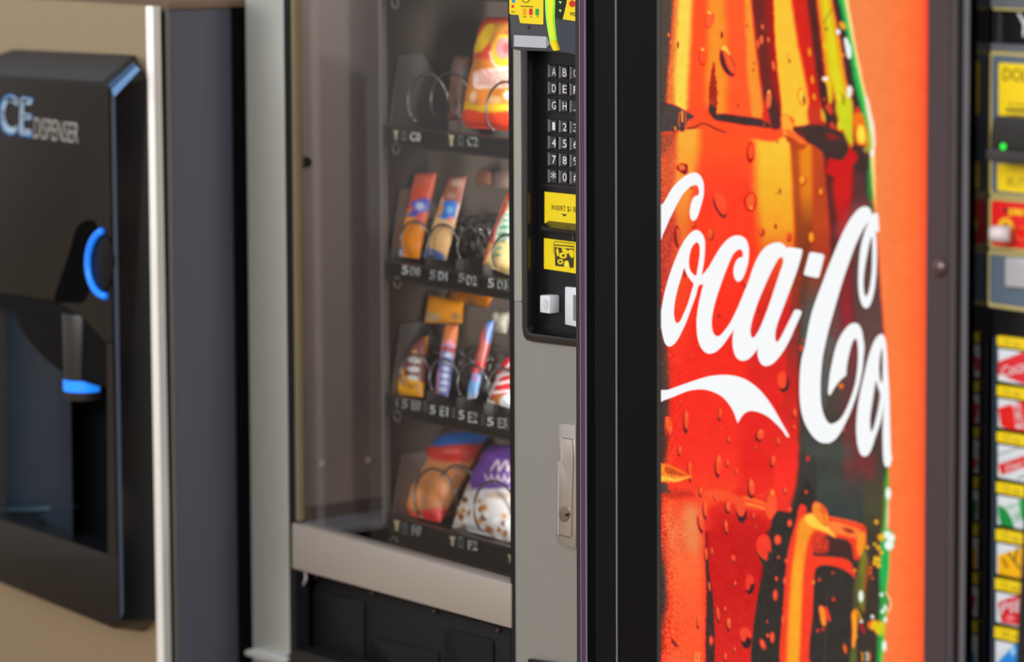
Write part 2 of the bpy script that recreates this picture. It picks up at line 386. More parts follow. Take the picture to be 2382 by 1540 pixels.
def paint_bottle(cv):
    warp_fields(cv)
    G = (250, 196, 52); OR = (255, 82, 32); YE = (252, 216, 78); GR = (30, 185, 75); PA = (250, 226, 140); BGL = (248, 130, 68)
    def Urow(y, xs, w=None):
        cols = [(84, 70, 60), (236, 120, 50), YE, OR, (250, 146, 38), (255, 88, 36), (250, 148, 44), (112, 38, 32), (160, 28, 22), G, (214, 34, 20), (84, 36, 32), (240, 160, 20), (228, 214, 26), (245, 160, 22), (70, 46, 42), GR, PA, BGL]
        ws = [5, 8, 9, 12, 14, 6, 3.5, 12, 3, 6, 6, 4, 7, 6, 2.5, 4, 5, 1.5]
        return (y, list(zip(xs, ws)), cols)
    U = [Urow(-80, [1571, 1580, 1617, 1648, 1684, 1738, 1748, 1777, 1798, 1838, 1876, 1900, 1908, 1926, 1932, 1946, 1956, 1965]),
         Urow(0, [1568, 1577, 1611, 1646, 1687, 1731, 1747, 1779, 1799, 1842, 1878, 1901, 1911, 1928, 1935, 1950, 1963, 1973]),
         Urow(100, [1561, 1572, 1607, 1646, 1690, 1735, 1757, 1785, 1803, 1856, 1890, 1912, 1922, 1946, 1955, 1973, 1982, 1990]),
         Urow(180, [1555, 1568, 1602, 1641, 1694, 1738, 1767, 1794, 1810, 1873, 1900, 1921, 1930, 1958, 1966, 1984, 1998, 2006]),
         Urow(235, [1552, 1568, 1600, 1643, 1690, 1744, 1776, 1803, 1817, 1882, 1911, 1935, 1946, 1970, 1981, 1997, 2010, 2018]),
         Urow(290, [1549, 1566, 1600, 1650, 1690, 1750, 1781, 1808, 1819, 1884, 1918, 1945, 1956, 1974, 1984, 2010, 2020, 2030]),
         Urow(330, [1549, 1566, 1600, 1650, 1690, 1750, 1781, 1808, 1819, 1884, 1925, 1955, 1968, 1976, 1986, 2014, 2022, 2035])]
    def Mrow(y, xs, c, ws=None):
        ws = ws or [9, 16, 18, 6, 8, 7, 4, 9, 8, 4, 3.5, 1.5]
        return (y, list(zip(xs, ws)), c)
    NL = (226, 92, 52); BR = (168, 78, 24); RU = (196, 74, 26); RD = (214, 28, 24); DG = (72, 62, 56)
    Mr = [Mrow(280, [1572, 1628, 1753, 1838, 1856, 1886, 1910, 1934, 1992, 2016, 2021, 2034], [NL, (250, 176, 60), OR, G, BR, (244, 150, 24), RU, (90, 48, 38), RD, (70, 52, 48), GR, PA, BGL]),
          Mrow(346, [1575, 1628, 1755, 1839, 1859, 1888, 1913, 1933, 1988, 2017, 2022, 2035], [NL, (250, 168, 50), OR, G, (180, 80, 22), (238, 140, 24), RU, (92, 46, 36), RD, (80, 46, 46), GR, PA, BGL]),
          Mrow(450, [1568, 1612, 1756, 1844, 1863, 1890, 1922, 1938, 1985, 2017, 2030, 2037], [(220, 84, 50), (248, 146, 52), (255, 60, 32), (246, 178, 40), BR, (226, 124, 22), (186, 66, 26), (92, 40, 34), (206, 26, 24), (92, 48, 50), (52, 128, 50), (246, 210, 120), BGL]),
          Mrow(530, [1574, 1607, 1764, 1848, 1866, 1891, 1929, 1950, 1976, 2034, 2039, 2041], [(206, 66, 44), (240, 120, 44), (255, 60, 28), (246, 160, 34), (150, 66, 22), (150, 62, 22), (190, 66, 26), (88, 36, 34), (176, 28, 30), (98, 60, 56), (90, 60, 50), (240, 150, 60), BGL]),
          Mrow(620, [1565, 1600, 1764, 1845, 1862, 1885, 1929, 1950, 1985, 2044, 2046, 2048], [(200, 62, 48), (240, 80, 34), (255, 54, 26), (236, 70, 28), (150, 56, 24), (120, 50, 28), (160, 52, 30), (100, 44, 40), (120, 44, 46), (96, 64, 58), (96, 62, 54), (250, 150, 40), BGL]),
          Mrow(720, [1560, 1600, 1764, 1838, 1860, 1875, 1929, 1955, 1985, 2051, 2053, 2055], [(214, 60, 44), (250, 62, 32), (252, 48, 26), (216, 36, 30), (150, 44, 34), (92, 70, 60), (84, 84, 76), (110, 64, 62), (150, 40, 46), (96, 66, 62), (98, 66, 56), (250, 140, 30), BGL]),
          Mrow(800, [1552, 1600, 1740, 1830, 1860, 1866, 1900, 1960, 1995, 2058, 2060, 2062], [(90, 60, 52), (250, 52, 30), (244, 40, 26), (214, 40, 36), (150, 46, 40), (84, 76, 68), (80, 92, 86), (112, 66, 64), (128, 52, 54), (98, 70, 66), (100, 66, 56), (255, 130, 28), BGL]),
          Mrow(900, [1556, 1566, 1740, 1830, 1862, 1867, 1900, 1960, 1995, 2064, 2066, 2068], [(80, 60, 55), (236, 46, 32), (250, 44, 28), (232, 34, 28), (200, 36, 30), DG, (70, 78, 74), (86, 66, 60), (96, 60, 58), (96, 70, 64), (110, 80, 60), (255, 140, 50), BGL]),
          Mrow(1000, [1556, 1564, 1720, 1800, 1861, 1866, 1900, 1960, 2000, 2063, 2067, 2069], [(74, 54, 50), (232, 44, 30), (248, 44, 30), (234, 36, 28), (228, 40, 32), DG, (62, 60, 54), (66, 60, 54), (110, 52, 52), (84, 56, 54), (80, 66, 60), (250, 120, 50), BGL]),
          Mrow(1080, [1548, 1562, 1720, 1800, 1858, 1863, 1900, 1960, 2010, 2061, 2066, 2067], [(90, 50, 44), (252, 66, 34), (250, 50, 32), (232, 34, 28), (248, 44, 32), BK, (60, 60, 54), (62, 64, 56), (110, 54, 54), (80, 62, 56), (50, 140, 40), (235, 120, 50), BGL]),
          Mrow(1130, [1546, 1560, 1720, 1800, 1852, 1857, 1900, 1960, 2010, 2056, 2062, 2064], [(120, 50, 40), (252, 66, 34), (250, 60, 34), (240, 44, 30), (252, 50, 34), BK, (60, 56, 50), (66, 72, 66), (74, 66, 62), (78, 70, 54), (70, 160, 40), (240, 130, 60), BGL]),
          Mrow(1185, [1546, 1570, 1645, 1700, 1838, 1843, 1900, 1960, 2010, 2056, 2063, 2066], [(240, 70, 44), (250, 96, 52), (250, 84, 44), (228, 38, 30), (240, 50, 36), BK, (56, 52, 48), (60, 64, 60), (60, 66, 62), (76, 74, 50), (90, 170, 60), (238, 190, 130), BGL]),
          Mrow(1240, [1548, 1570, 1636, 1641, 1784, 1788, 1830, 1960, 2010, 2050, 2058, 2066], [(240, 66, 40), (250, 120, 70), (240, 104, 60), (224, 40, 30), (206, 26, 22), BK, BK, (58, 54, 50), (66, 58, 52), (66, 60, 44), (80, 170, 60), (60, 200, 90), BGL]),
          Mrow(1330, [1550, 1558, 1640, 1644, 1776, 1780, 1830, 1960, 2010, 2044, 2054, 2065], [(70, 60, 52), (240, 62, 38), (255, 104, 52), (236, 44, 32), (204, 24, 22), BK, BK, BK, (58, 50, 46), (62, 52, 44), (50, 170, 80), (30, 185, 80), BGL]),
          Mrow(1400, [1553, 1560, 1641, 1648, 1768, 1774, 1830, 1960, 2010, 2046, 2056, 2064], [(66, 58, 52), (236, 60, 36), (255, 92, 46), (240, 50, 34), (206, 28, 24), BK, BK, BK, (58, 50, 46), (62, 52, 44), (50, 150, 60), (50, 175, 80), BGL]),
          Mrow(1470, [1546, 1554, 1642, 1656, 1760, 1766, 1830, 1960, 2010, 2040, 2048, 2058], [(160, 50, 36), (240, 60, 36), (255, 88, 44), (242, 54, 36), (214, 34, 28), BK, BK, BK, (58, 50, 46), (62, 52, 44), (50, 150, 60), (60, 190, 70), BGL]),
          Mrow(1620, [1546, 1550, 1642, 1660, 1752, 1758, 1830, 1960, 2008, 2036, 2044, 2050], [(240, 60, 36), (250, 64, 38), (250, 92, 46), (245, 58, 38), (226, 44, 34), BK, BK, BK, (58, 50, 46), (62, 52, 44), (40, 160, 70), (60, 190, 80), BGL])]
    bands(cv, Mr, np.where(cv.Y >= 290)[0]); bands(cv, U, np.where(cv.Y < 300)[0])
    # plain orange ground right of the bottle
    sel = np.where(cv.X > 1970)[0]
    edge = np.interp(cv.Y[sel], [-80, 0, 100, 180, 235, 290, 346, 450, 530, 620, 720, 800, 900, 1000, 1130, 1240, 1330, 1400, 1470, 1620], [1965, 1973, 1990, 2006, 2018, 2030, 2035, 2037, 2041, 2048, 2055, 2062, 2068, 2069, 2064, 2066, 2065, 2064, 2058, 2050])
    tt = np.clip((cv.X[sel]-edge)/3, 0, 1)[:, None]
    g = np.stack([np.interp(cv.X[sel], [1975, 2040, 2100, 2145, 2160], [246, 248, 252, 255, 255]), np.interp(cv.X[sel], [1975, 2040, 2100, 2140, 2152, 2159], [136, 130, 120, 104, 86, 46]), np.interp(cv.X[sel], [1975, 2040, 2100, 2145, 2160], [74, 70, 58, 48, 34])], 1)
    low = np.clip((cv.Y[sel]-500)/900, 0, 1)[:, None]; g = g+low*np.array([2, -4, -2])
    cv.c[sel] = cv.c[sel]*(1-tt)+g*tt
    P = cv.poly; cv.fringe = 1.6
    # shoulder of the bottle
    P(Z5([(-40, 1115), (90, 1098), (210, 1100), (330, 1075), (440, 1060), (600, 1110), (820, 1155), (1000, 1190), (1090, 1150), (1150, 1110), (1180, 1010), (1090, 960), (1060, 1070), (960, 1070), (500, 985), (462, 930), (340, 960), (300, 1050), (200, 1110), (95, 1150), (-40, 1130)]), OR, 3, warp=1)
    P(Z5([(280, 920), (440, 900), (480, 990), (620, 1060), (980, 1090), (1080, 1100), (1000, 1170), (800, 1150), (560, 1120), (440, 1060), (290, 1080), (330, 990)]), (255, 78, 34), 4)
    P(Z5([(850, 1180), (1000, 1190), (1090, 1130), (1060, 1000), (1120, 960), (1170, 1040), (1190, 1080), (1280, 1190), (1200, 1180), (1110, 1130), (1040, 1185), (930, 1200)]), (253, 170, 50), 4)
    P(Z5([(1100, 1140), (1160, 1150), (1220, 1200), (1290, 1220), (1250, 1260), (1190, 1260), (1170, 1330), (1150, 1220)]), (180, 70, 24), 3, warp=2)
    P(Z5([(-60, 850), (100, 862), (180, 880), (260, 925), (330, 960), (342, 990), (300, 1010), (270, 1070), (190, 1105), (100, 1110), (-60, 1120)]), (76, 64, 60), 1.5, warp=.8)
    P(Z5([(-60, 1115), (100, 1112), (190, 1110), (190, 1125), (100, 1300), (-60, 1300)]), (140, 66, 52), 8, .6)
    cv.line(Z5([(285, 1078), (340, 1072), (390, 1045), (430, 1037), (470, 1055), (520, 1080), (600, 1112)]), 3.0, (90, 30, 26), 1.2, warp=1)
    # centre facet: brown column, dark sill
    P(ZA([(640, 700), (665, 800), (680, 950), (688, 1150), (680, 1260), (675, 1310), (620, 1330), (590, 1290), (590, 1150), (592, 1000), (615, 850)]), (158, 42, 24), 1.5, warp=3)
    P(ZA([(595, 1190), (640, 1230), (680, 1250), (672, 1310), (780, 1312), (960, 1335), (1180, 1365), (1260, 1395), (1305, 1425), (1300, 1485), (1150, 1468), (960, 1445), (760, 1410), (670, 1395), (615, 1345), (590, 1270)]), DK, 1.5, warp=.6)
    P(ZA([(1210, 1360), (1225, 1260), (1240, 1200), (1300, 1330), (1310, 1470), (1300, 1430)]), (230, 44, 26), 2)
    P(ZA([(1215, 1060), (1260, 1230), (1300, 1400), (1320, 1490), (1380, 1500), (1420, 1470), (1425, 1380), (1400, 1250), (1340, 1080), (1310, 1020)]), (84, 42, 40), 3, warp=1)
    for i in range(26):
        v = 240+i*48; u = np.interp(v, [240, 1350], [1105, 1228])
        cv.ell(*ZA([(u, v)])[0], 2.6, 3.4, (224, 60, 26), 0, 2, .8)
    for i in range(20):
        u = 640+random.uniform(-28, 30); v = random.uniform(760, 1220); cv.ell(*ZA([(u, v)])[0], 1.4, 2, (220, 90, 40), 0, 1, .5)
    # dark lens right of the gold web
    P(ZB([(170, 1140), (260, 1125), (330, 1105), (400, 1110), (460, 1130), (540, 1160), (620, 1190), (660, 1240), (670, 1310), (660, 1390), (620, 1430), (560, 1435), (480, 1410), (440, 1370), (360, 1310), (280, 1270), (200, 1200)]), (66, 46, 42), 2, warp=1)
    P(ZB([(185, 1150), (230, 1145), (280, 1190), (300, 1270), (230, 1220)]), (110, 40, 32), 5, .7)
    P(ZB([(470, 1200), (500, 1190), (560, 1215), (590, 1240), (500, 1255)]), (150, 32, 28), 3, .9)
    P(ZB([(100, 1175), (140, 1160), (200, 1200), (270, 1250), (285, 1275), (230, 1270), (160, 1225)]), (250, 110, 44), 2)
    P(ZB([(310, 960), (360, 930), (430, 960), (470, 1090), (420, 1110), (330, 1105), (305, 1040)]), (204, 52, 32), 5, .9, warp=2)
    # right shoulder, lime and amber lights
    P(ZB([(420, 700), (500, 720), (540, 820), (560, 980), (600, 1140), (520, 1140), (470, 1080), (440, 940), (410, 850)]), (62, 40, 36), 5, .9)
    P(ZB([(560, 960), (640, 880), (700, 900), (710, 1100), (720, 1280), (690, 1320), (640, 1220), (590, 1100)]), (206, 214, 28), 5, .95)
    P(ZB([(700, 900), (730, 940), (712, 1050), (712, 1280), (735, 1310), (790, 1350), (860, 1420), (850, 1300), (760, 900)]), (60, 40, 36), 3, .8)
    P(ZB([(745, 960), (770, 1000), (810, 1050), (830, 1150), (850, 1240), (840, 1300), (790, 1300), (740, 1280), (725, 1180), (712, 1060)]), (238, 120, 16), 2.5)
    P(ZB([(760, 1130), (800, 1130), (820, 1200), (815, 1270), (770, 1280), (745, 1220)]), (255, 226, 70), 4)
    P(ZB([(740, 960), (765, 980), (750, 1010), (725, 1010)]), (190, 60, 20), 2)
    P(ZB([(700, 1300), (780, 1340), (850, 1400), (840, 1540), (740, 1540), (700, 1420)]), (66, 46, 44), 3, .9)
    P(ZB([(500, 1420), (600, 1440), (680, 1350), (740, 1370), (745, 1440), (700, 1480), (660, 1560), (480, 1560)]), (208, 22, 24), 4)
    P(ZB([(820, 860), (845, 880), (880, 1040), (900, 1120), (908, 1230), (908, 1320), (885, 1300), (865, 1150), (840, 1000)]), (248, 238, 222), 2.5, .9)
    P(ZB([(850, 1150), (870, 1200), (880, 1320), (855, 1340), (840, 1250)]), (170, 200, 60), 3, .9)
    cv.ell(*ZB([(880, 1370)])[0], 5, 10, (250, 248, 232), 12, 2)
    P(ZB([(800, 1330), (850, 1300), (865, 1350), (830, 1370)]), (180, 170, 60), 3, .8)
    cv.line(ZB([(450, 205), (480, 150), (520, 80)]), 3, (130, 110, 20), 2, .8)
    for u, v, a, b, c_, r in ((615, 228, 6, 10, (240, 170, 20), -30), (578, 285, 5, 6.5, (236, 246, 250), 0), (608, 405, 5, 6, (170, 80, 20), 0), (622, 493, 3.5, 4.5, (236, 150, 20), 0),
                              (456, 412, 4, 9, (244, 200, 24), -8), (470, 260, 4, 5, (150, 120, 20), 0)):
        cv.ell(*ZB([(u, v)])[0], a, b, c_, r, 1.5)
    P(ZB([(630, 345), (655, 340), (672, 380), (693, 430), (692, 510), (672, 528), (652, 490), (640, 420)]), (246, 250, 250), 1.5)
    for (u, v) in ((320, 466), (345, 712), (362, 868), (432, 1040)):
        cv.ell(*ZB([(u, v)])[0], 3.6, 10 if v != 868 else 8, (240, 150, 30), -6, 1.2)
    P(ZB([(430, 710), (460, 685), (495, 700), (520, 780), (520, 900), (500, 930), (485, 850), (470, 750)]), (236, 200, 24), 2)
    cv.line(ZB([(500, 700), (535, 790), (540, 880)]), 2.5, (240, 190, 20), 1.2)
    cv.ell(*ZB([(462, 704)])[0], 7, 4.5, (246, 246, 240), -5, 1.5)
    P(ZB([(655, 790), (680, 765), (700, 790), (695, 850), (670, 880), (655, 850)]), (240, 244, 240), 2)
    cv.line(ZB([(700, 780), (708, 830), (680, 880)]), 2.5, (230, 150, 20), 1)
    cv.line(ZB([(590, 830), (620, 870), (625, 930)]), 4, (90, 90, 24), 2, .8)
    cv.ell(*ZB([(588, 870)])[0], 4.5, 10, (240, 220, 30), 8, 2)
    for (u, v, r) in ((490, 960, 10), (510, 1000, 7), (455, 890, 4), (520, 1120, 7), (545, 1140, 5)):
        cv.ell(*ZB([(u, v)])[0], r*.7, r, (226, 66, 34), 0, 2, .9)
    cv.ell(*ZB([(592, 1125)])[0], 6, 12, (226, 214, 30), 0, 2)
    cv.line(ZB([(425, 985), (450, 1030), (455, 1085)]), 4, (220, 190, 30), 1.5)
    cv.ell(*ZB([(690, 1302)])[0], 4, 4, (236, 110, 30), 0, 1.5)
    # droplets on the upper bottle
    cv.ell(*ZA([(595, 230)])[0], 10, 19, (160, 22, 18), 12, 1); cv.ell(*ZA([(603, 226)])[0], 10.3, 18, (255, 96, 42), 12, 1); cv.ell(*ZA([(598, 146)])[0], 5, 3, (252, 206, 80), 10, 1.5)
    cv.ell(*ZA([(520, 655)])[0], 9.5, 19.5, (150, 20, 16), 0, 1); cv.ell(*ZA([(526, 650)])[0], 8.8, 17.5, (255, 86, 38), 0, 1); cv.ell(*ZA([(518, 570)])[0], 4.5, 3, (252, 200, 80), 0, 1.5)
    P(ZA([(725, 560), (760, 515), (800, 540), (845, 650), (885, 740), (898, 820), (885, 880), (840, 885), (780, 840), (730, 750), (712, 660)]), (74, 44, 40), 1.2)
    P(ZA([(755, 580), (790, 560), (830, 640), (880, 740), (893, 820), (878, 850), (840, 820), (800, 750), (775, 670)]), (248, 90, 42), 1.2)
    P(ZA([(735, 545), (765, 518), (800, 540), (838, 640), (800, 610), (770, 585), (738, 580)]), (250, 196, 70), 1.2)
    cv.line(ZA([(838, 650), (870, 710), (892, 760)]), 1.6, (150, 20, 20), 1)
    cv.ell(*ZA([(740, 405)])[0], 3, 7.5, (120, 30, 20), 0, 1)
    for u, v, a, b in ((1211, 310, 3.2, 5.5), (1197, 460, 4.6, 10), (1157, 510, 2.8, 10), (1279, 458, 3, 6.5), (1338, 760, 3.6, 11.5), (1283, 1145, 6, 21)):
        cv.ell(*ZA([(u, v)])[0], a, b, (240, 106, 54), -8 if a < 4 else 3, 1)
    cv.ell(*ZA([(1285, 1062)])[0], 3.2, 3.6, (252, 180, 80), 0, 1)
    for u, v, a, b in ((1035, 298, 1.8, 4), (1115, 735, 1.6, 4), (1106, 810, 2, 4.5), (930, 1225, 2.2, 5.5), (234, 520, 2.6, 8.5)):
        cv.ell(*ZA([(u, v)])[0], a, b, (178, 56, 26), 0, 1)
    for u, v in ((123, 408), (147, 502)): drop(cv, *ZA([(u, v)])[0], 3, 5.5, 0, (240, 110, 50))
    for c_ in (ZB([(135, 520)])[0], ):
        cv.ell(*c_, 5, 12, (226, 150, 30), -8, 1); cv.ell(c_[0]+1, c_[1]-1, 3.6, 9, (248, 190, 56), -8, 1); cv.ell(c_[0]+1.5, c_[1]+7, 2.4, 4, (170, 70, 26), 0, 1)
    cx, cy = ZB([(252, 868)])[0]
    cv.ell(cx, cy, 9.5, 21, (206, 130, 20), -8, 1.2); cv.ell(cx+.5, cy-.5, 7.5, 18, (250, 200, 50), -8, 1); cv.ell(cx+4, cy+6, 3.2, 11, (140, 50, 24), -12, 1); cv.ell(cx-1, cy, 2.6, 9, (250, 214, 90), -8, 1.2)
    # light drop in the left dark wedge
    for u in (255, 318): cv.line(ZA([(u, 1300), (u-12 if u < 300 else u+8, 1400), (u, 1470)]), 3, (236, 90, 44), 1)
    cv.line(ZA([(283, 1290), (284, 1400)]), 5, (250, 150, 60), 1.2); cv.ell(*ZA([(282, 1480)])[0], 7, 9, (74, 62, 60), 0, 1)
    drop(cv, *ZA([(200, 1490)])[0], 3, 6, -15, (240, 120, 50))
    # middle of the bottle
    for x, y, a, b, r in ((1746, 355, 9.5, 24, 3), ):
        cv.ell(x, y, a, b, (130, 24, 18), r, 1); cv.ell(x+1, y-3, a*.72, b*.72, (255, 80, 36), r, 1)
    P(Z6([(500, 280), (520, 240), (555, 240), (600, 280), (622, 340), (618, 420), (598, 465), (560, 445), (520, 390), (498, 330)]), (64, 44, 40), 1.2)
    P(Z6([(510, 270), (535, 235), (580, 262), (612, 320), (615, 390), (595, 430), (560, 405), (530, 350)]), (252, 78, 38), 1.5)
    P(Z6([(760, 300), (790, 255), (825, 243), (860, 270), (868, 330), (850, 385), (820, 405), (785, 395), (762, 350)]), (150, 26, 18), 1.2)
    P(Z6([(780, 300), (800, 265), (835, 255), (855, 290), (850, 340), (830, 375), (800, 380), (780, 345)]), (250, 94, 40), 1.5); cv.ell(*Z6([(822, 375)])[0], 5, 4, (252, 150, 50), 0, 1.5)
    for u, v, a, b in ((480, 595, 7, 13), (905, 575, 7, 10), (1135, 615, 5.5, 11), (335, 505, 5, 10)):
        drop(cv, *Z6([(u, v)])[0], a, b, 5, (240, 84, 34), (130, 40, 24), (250, 140, 50), side=1)
    for u, v, a, b in ((1250, 140, 7.5, 11), (1405, 238, 4.5, 8.5), (1326, 620, 6.5, 13.5)):
        cv.ell(*Z6([(u+5, v+8)])[0], a, b, (120, 44, 20), 0, 1.5); cv.ell(*Z6([(u, v)])[0], a*.85, b*.85, (250, 160, 32), 0, 1.5)
    for u, v, a, b in ((1062, 235, 2.4, 6.5), (1026, 530, 3, 6), (1035, 1270-1020, 1.5, 2), (320, 210, 2, 3), (262, 930, 3, 9), (885, 1245, 2.6, 4.5), (552, 1280, 3, 4), (1038, 1265-1443, 2, 3)):
        cv.ell(*Z6([(u, v)])[0], a, b, (150, 40, 24), 0, 1.2)
    P(Z6([(178, 540), (210, 530), (230, 600), (220, 680), (200, 715), (170, 640)]), (90, 40, 34), 1.5); P(Z6([(195, 560), (215, 550), (232, 610), (222, 690), (203, 660)]), (232, 90, 44), 1.5)
    P(Z5([(190, 1400), (230, 1375), (285, 1380), (285, 1440), (260, 1465), (200, 1430)]), (110, 40, 32), 1.5, warp=2); P(Z5([(215, 1390), (250, 1385), (265, 1420), (225, 1425)]), (236, 120, 50), 1.5)
    P(Z6([(740, 985), (770, 960), (792, 985), (785, 1040), (770, 1058), (750, 1020)]), (90, 30, 24), 1.2); P(Z6([(752, 975), (780, 955), (800, 980), (790, 1025), (765, 1015)]), (252, 70, 36), 1.5)
    for i in range(60):
        u = random.uniform(1140, 1330); v = random.uniform(960, 1480)
        if u > 1290-(v-960)*.15: continue
        cv.ell(*Z6([(u, v)])[0], random.uniform(1, 3), random.uniform(1, 3.5), random.choice([(190, 50, 36), (80, 50, 40), (220, 60, 34)]), 0, 1.5, .6)
    # lower half: drops with dark feet
    P(Z7([(1042, 380), (1060, 320), (1090, 305), (1115, 330), (1138, 390), (1130, 450), (1095, 478), (1060, 455)]), (54, 34, 32), 1.5); P(Z7([(1042, 370), (1060, 315), (1090, 305), (1112, 335), (1112, 400), (1095, 440), (1060, 435)]), (250, 76, 40), 1.8)
    LD = [(275, 715, 6, 26, 0), (560, 660, 4.5, 14, 6), (1185, 655, 5, 11, 0), (897, 835, 9.5, 14, 12), (1180, 775, 4, 6, 0), (1045, 890, 4, 9, 0), (632, 875, 4, 7, 0), (222, 970, 4.5, 12, 0), (545, 1090, 7.5, 27, 0),
          (622, 1075, 4.5, 9, -10), (1005, 1055, 6, 13, 8), (697, 1145, 4, 7, 0), (857, 943, 2.6, 4.5, 0), (560, 790, 2, 5, 0), (305, 1135, 5, 24, -4), (825, 1285, 7, 20, -6), (397, 1310, 4, 12, 0), (1103, 1300, 3, 8, -10), (228, 565, 1.8, 6, 0), (363, 92, 1.8, 4, 0), (310, 182, 1.6, 4, 0)]
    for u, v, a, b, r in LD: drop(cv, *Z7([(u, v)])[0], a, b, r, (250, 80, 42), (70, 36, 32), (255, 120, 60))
    P(Z7([(100, 700), (125, 685), (150, 720), (158, 790), (140, 830), (115, 790)]), (250, 90, 44), 1.5); cv.line(Z7([(98, 740), (100, 800), (108, 838)]), 2.5, (230, 60, 30), 1)
    for u, v, a, b, c_ in ((1575, 425, 5.5, 6, (236, 120, 30)), (1298, 1035, 4, 7, (232, 40, 30)), (1283, 1315, 2.5, 3, (206, 40, 34)), (1348, 1355, 2, 2.5, (90, 90, 70)), (1240, 105, 4, 7, (230, 50, 36)), (1265, 45, 2.5, 4, (220, 60, 40)), (1600, 797, 2, 3, (210, 90, 80))):
        cv.ell(*Z7([(u, v)])[0], a, b, c_, 0, 1.5)
    P(Z7([(1750, 1000), (1850, 1000), (1850, 1180), (1800, 1210), (1740, 1080)]), (150, 42, 48), 12, .5)
    P(Z7([(1260, 830), (1400, 900), (1550, 880), (1680, 960), (1640, 1050), (1400, 1050), (1270, 960)]), (78, 86, 80), 14, .5)  # soft patches here and below: glare of the lit letters, painted in
    P(Z7([(1410, 200), (1460, 0), (1530, 60), (1480, 300), (1440, 620), (1400, 500)]), (86, 102, 98), 8, .6)
    P(Z6([(1500, 560), (1640, 370), (1740, 330), (1800, 360), (1600, 620)]), (170, 80, 76), 12, .4)
    # folds of light on the left (knuckle of the bottle)
    P(Z7([(-60, 1080), (92, 1080), (180, 1110), (290, 1170), (320, 1195), (250, 1210), (180, 1235), (92, 1225), (-60, 1225)]), (250, 140, 44), 4); P(Z7([(-60, 1165), (100, 1190), (200, 1205), (290, 1190), (200, 1225), (92, 1225), (-60, 1225)]), (255, 196, 70), 3.5)
    P(Z7([(110, 1100), (200, 1135), (280, 1180), (180, 1175), (100, 1155)]), (190, 70, 24), 3, .8); cv.line(Z7([(155, 1190), (150, 1150), (165, 1130), (178, 1160)]), 1.5, (170, 60, 20), 1)
    P(Z8([(-60, 80), (95, 85), (120, 125), (140, 160), (95, 165), (-60, 165)]), (84, 66, 58), 3, warp=2); P(Z8([(95, 150), (180, 140), (300, 150), (330, 190), (220, 200), (95, 210)]), (150, 30, 26), 8, .5, warp=3)
    P(Z8([(430, 150), (560, 140), (760, 210), (900, 260), (905, 300), (780, 290), (600, 240), (440, 200)]), (252, 84, 44), 6, .9)
    cv.line(Z8([(740, 200), (820, 222), (905, 250)]), 5, (255, 120, 46), 2.5); cv.line(Z8([(745, 250), (830, 268), (900, 290)]), 5, (255, 140, 50), 2.5)
    P(Z8([(260, 290), (330, 270), (370, 330), (365, 500), (350, 620), (290, 600), (250, 420)]), (238, 142, 84), 20, .85)
    P(Z8([(500, 360), (700, 330), (900, 380), (930, 520), (860, 760), (700, 800), (600, 560)]), (198, 24, 22), 16, .6)
    P(Z8([(430, 480), (445, 640), (455, 820), (480, 960), (490, 1100), (500, 1300), (490, 1600), (425, 1600), (425, 1100), (430, 900), (425, 700)]), (64, 44, 40), 1.2, warp=1.6)
    P(Z8([(428, 400), (440, 520), (436, 640), (424, 520)]), (150, 24, 22), 2, .8, warp=2)
    # dark wedge between red and ice cube
    P(Z8([(985, 322), (1060, 312), (1120, 330), (1200, 150), (1260, 60), (1330, 300), (1190, 330), (1110, 560), (1060, 900), (1045, 1600), (800, 1600), (850, 1000), (905, 780), (860, 660), (830, 640), (950, 560), (955, 440)]), BK, 1.5, warp=1)
    P(Z8([(1190, 280), (1215, 262), (1242, 285), (1238, 340), (1290, 330), (1400, 400), (1430, 360), (1560, 385), (1700, 425), (1728, 480), (1722, 600), (1690, 680), (1640, 700), (1600, 560), (1480, 520), (1400, 500), (1330, 520), (1300, 620), (1310, 680), (1480, 690), (1600, 730), (1640, 860), (1590, 820), (1480, 760), (1330, 770), (1310, 900), (1300, 1100), (1285, 1600), (1045, 1600), (1060, 1100), (1082, 800), (1105, 620), (1130, 520), (1165, 400)]), (248, 62, 34), 2, warp=1)
    P(Z8([(1180, 420), (1230, 350), (1300, 340), (1380, 400), (1470, 480), (1400, 480), (1310, 470), (1260, 560), (1235, 700), (1215, 900), (1200, 1200), (1175, 1600), (1085, 1600), (1100, 1100), (1130, 760), (1160, 560)]), (250, 150, 40), 6)
    P(Z8([(1150, 720), (1200, 700), (1200, 1100), (1170, 1600), (1110, 1600), (1125, 1100)]), (254, 170, 38), 7, .8)
    P(Z8([(1230, 370), (1270, 335), (1330, 350), (1400, 410), (1470, 495), (1480, 525), (1400, 480), (1320, 450), (1260, 420)]), (255, 206, 70), 3)
    P(Z8([(1295, 300), (1305, 250), (1335, 240), (1390, 280), (1420, 340), (1425, 420), (1405, 440), (1360, 410), (1310, 350)]), (250, 140, 44), 1.5); cv.line(Z8([(1350, 290), (1385, 350), (1405, 430)]), 1.5, (200, 60, 26), 1); cv.ell(*Z8([(1385, 300)])[0], 4, 12, (246, 90, 40), -25, 1)
    P(Z8([(1430, 400), (1500, 400), (1600, 430), (1690, 470), (1650, 530), (1560, 510), (1450, 480)]), (252, 130, 54), 2.5); P(Z8([(1540, 450), (1600, 455), (1640, 485), (1590, 490)]), (110, 50, 30), 3, warp=1)
    cv.line(Z8([(1420, 360), (1560, 385), (1700, 425)]), 3, (252, 110, 44), 1.5); P(Z8([(1660, 520), (1720, 480), (1722, 600), (1690, 680), (1660, 640)]), (250, 150, 40), 3)
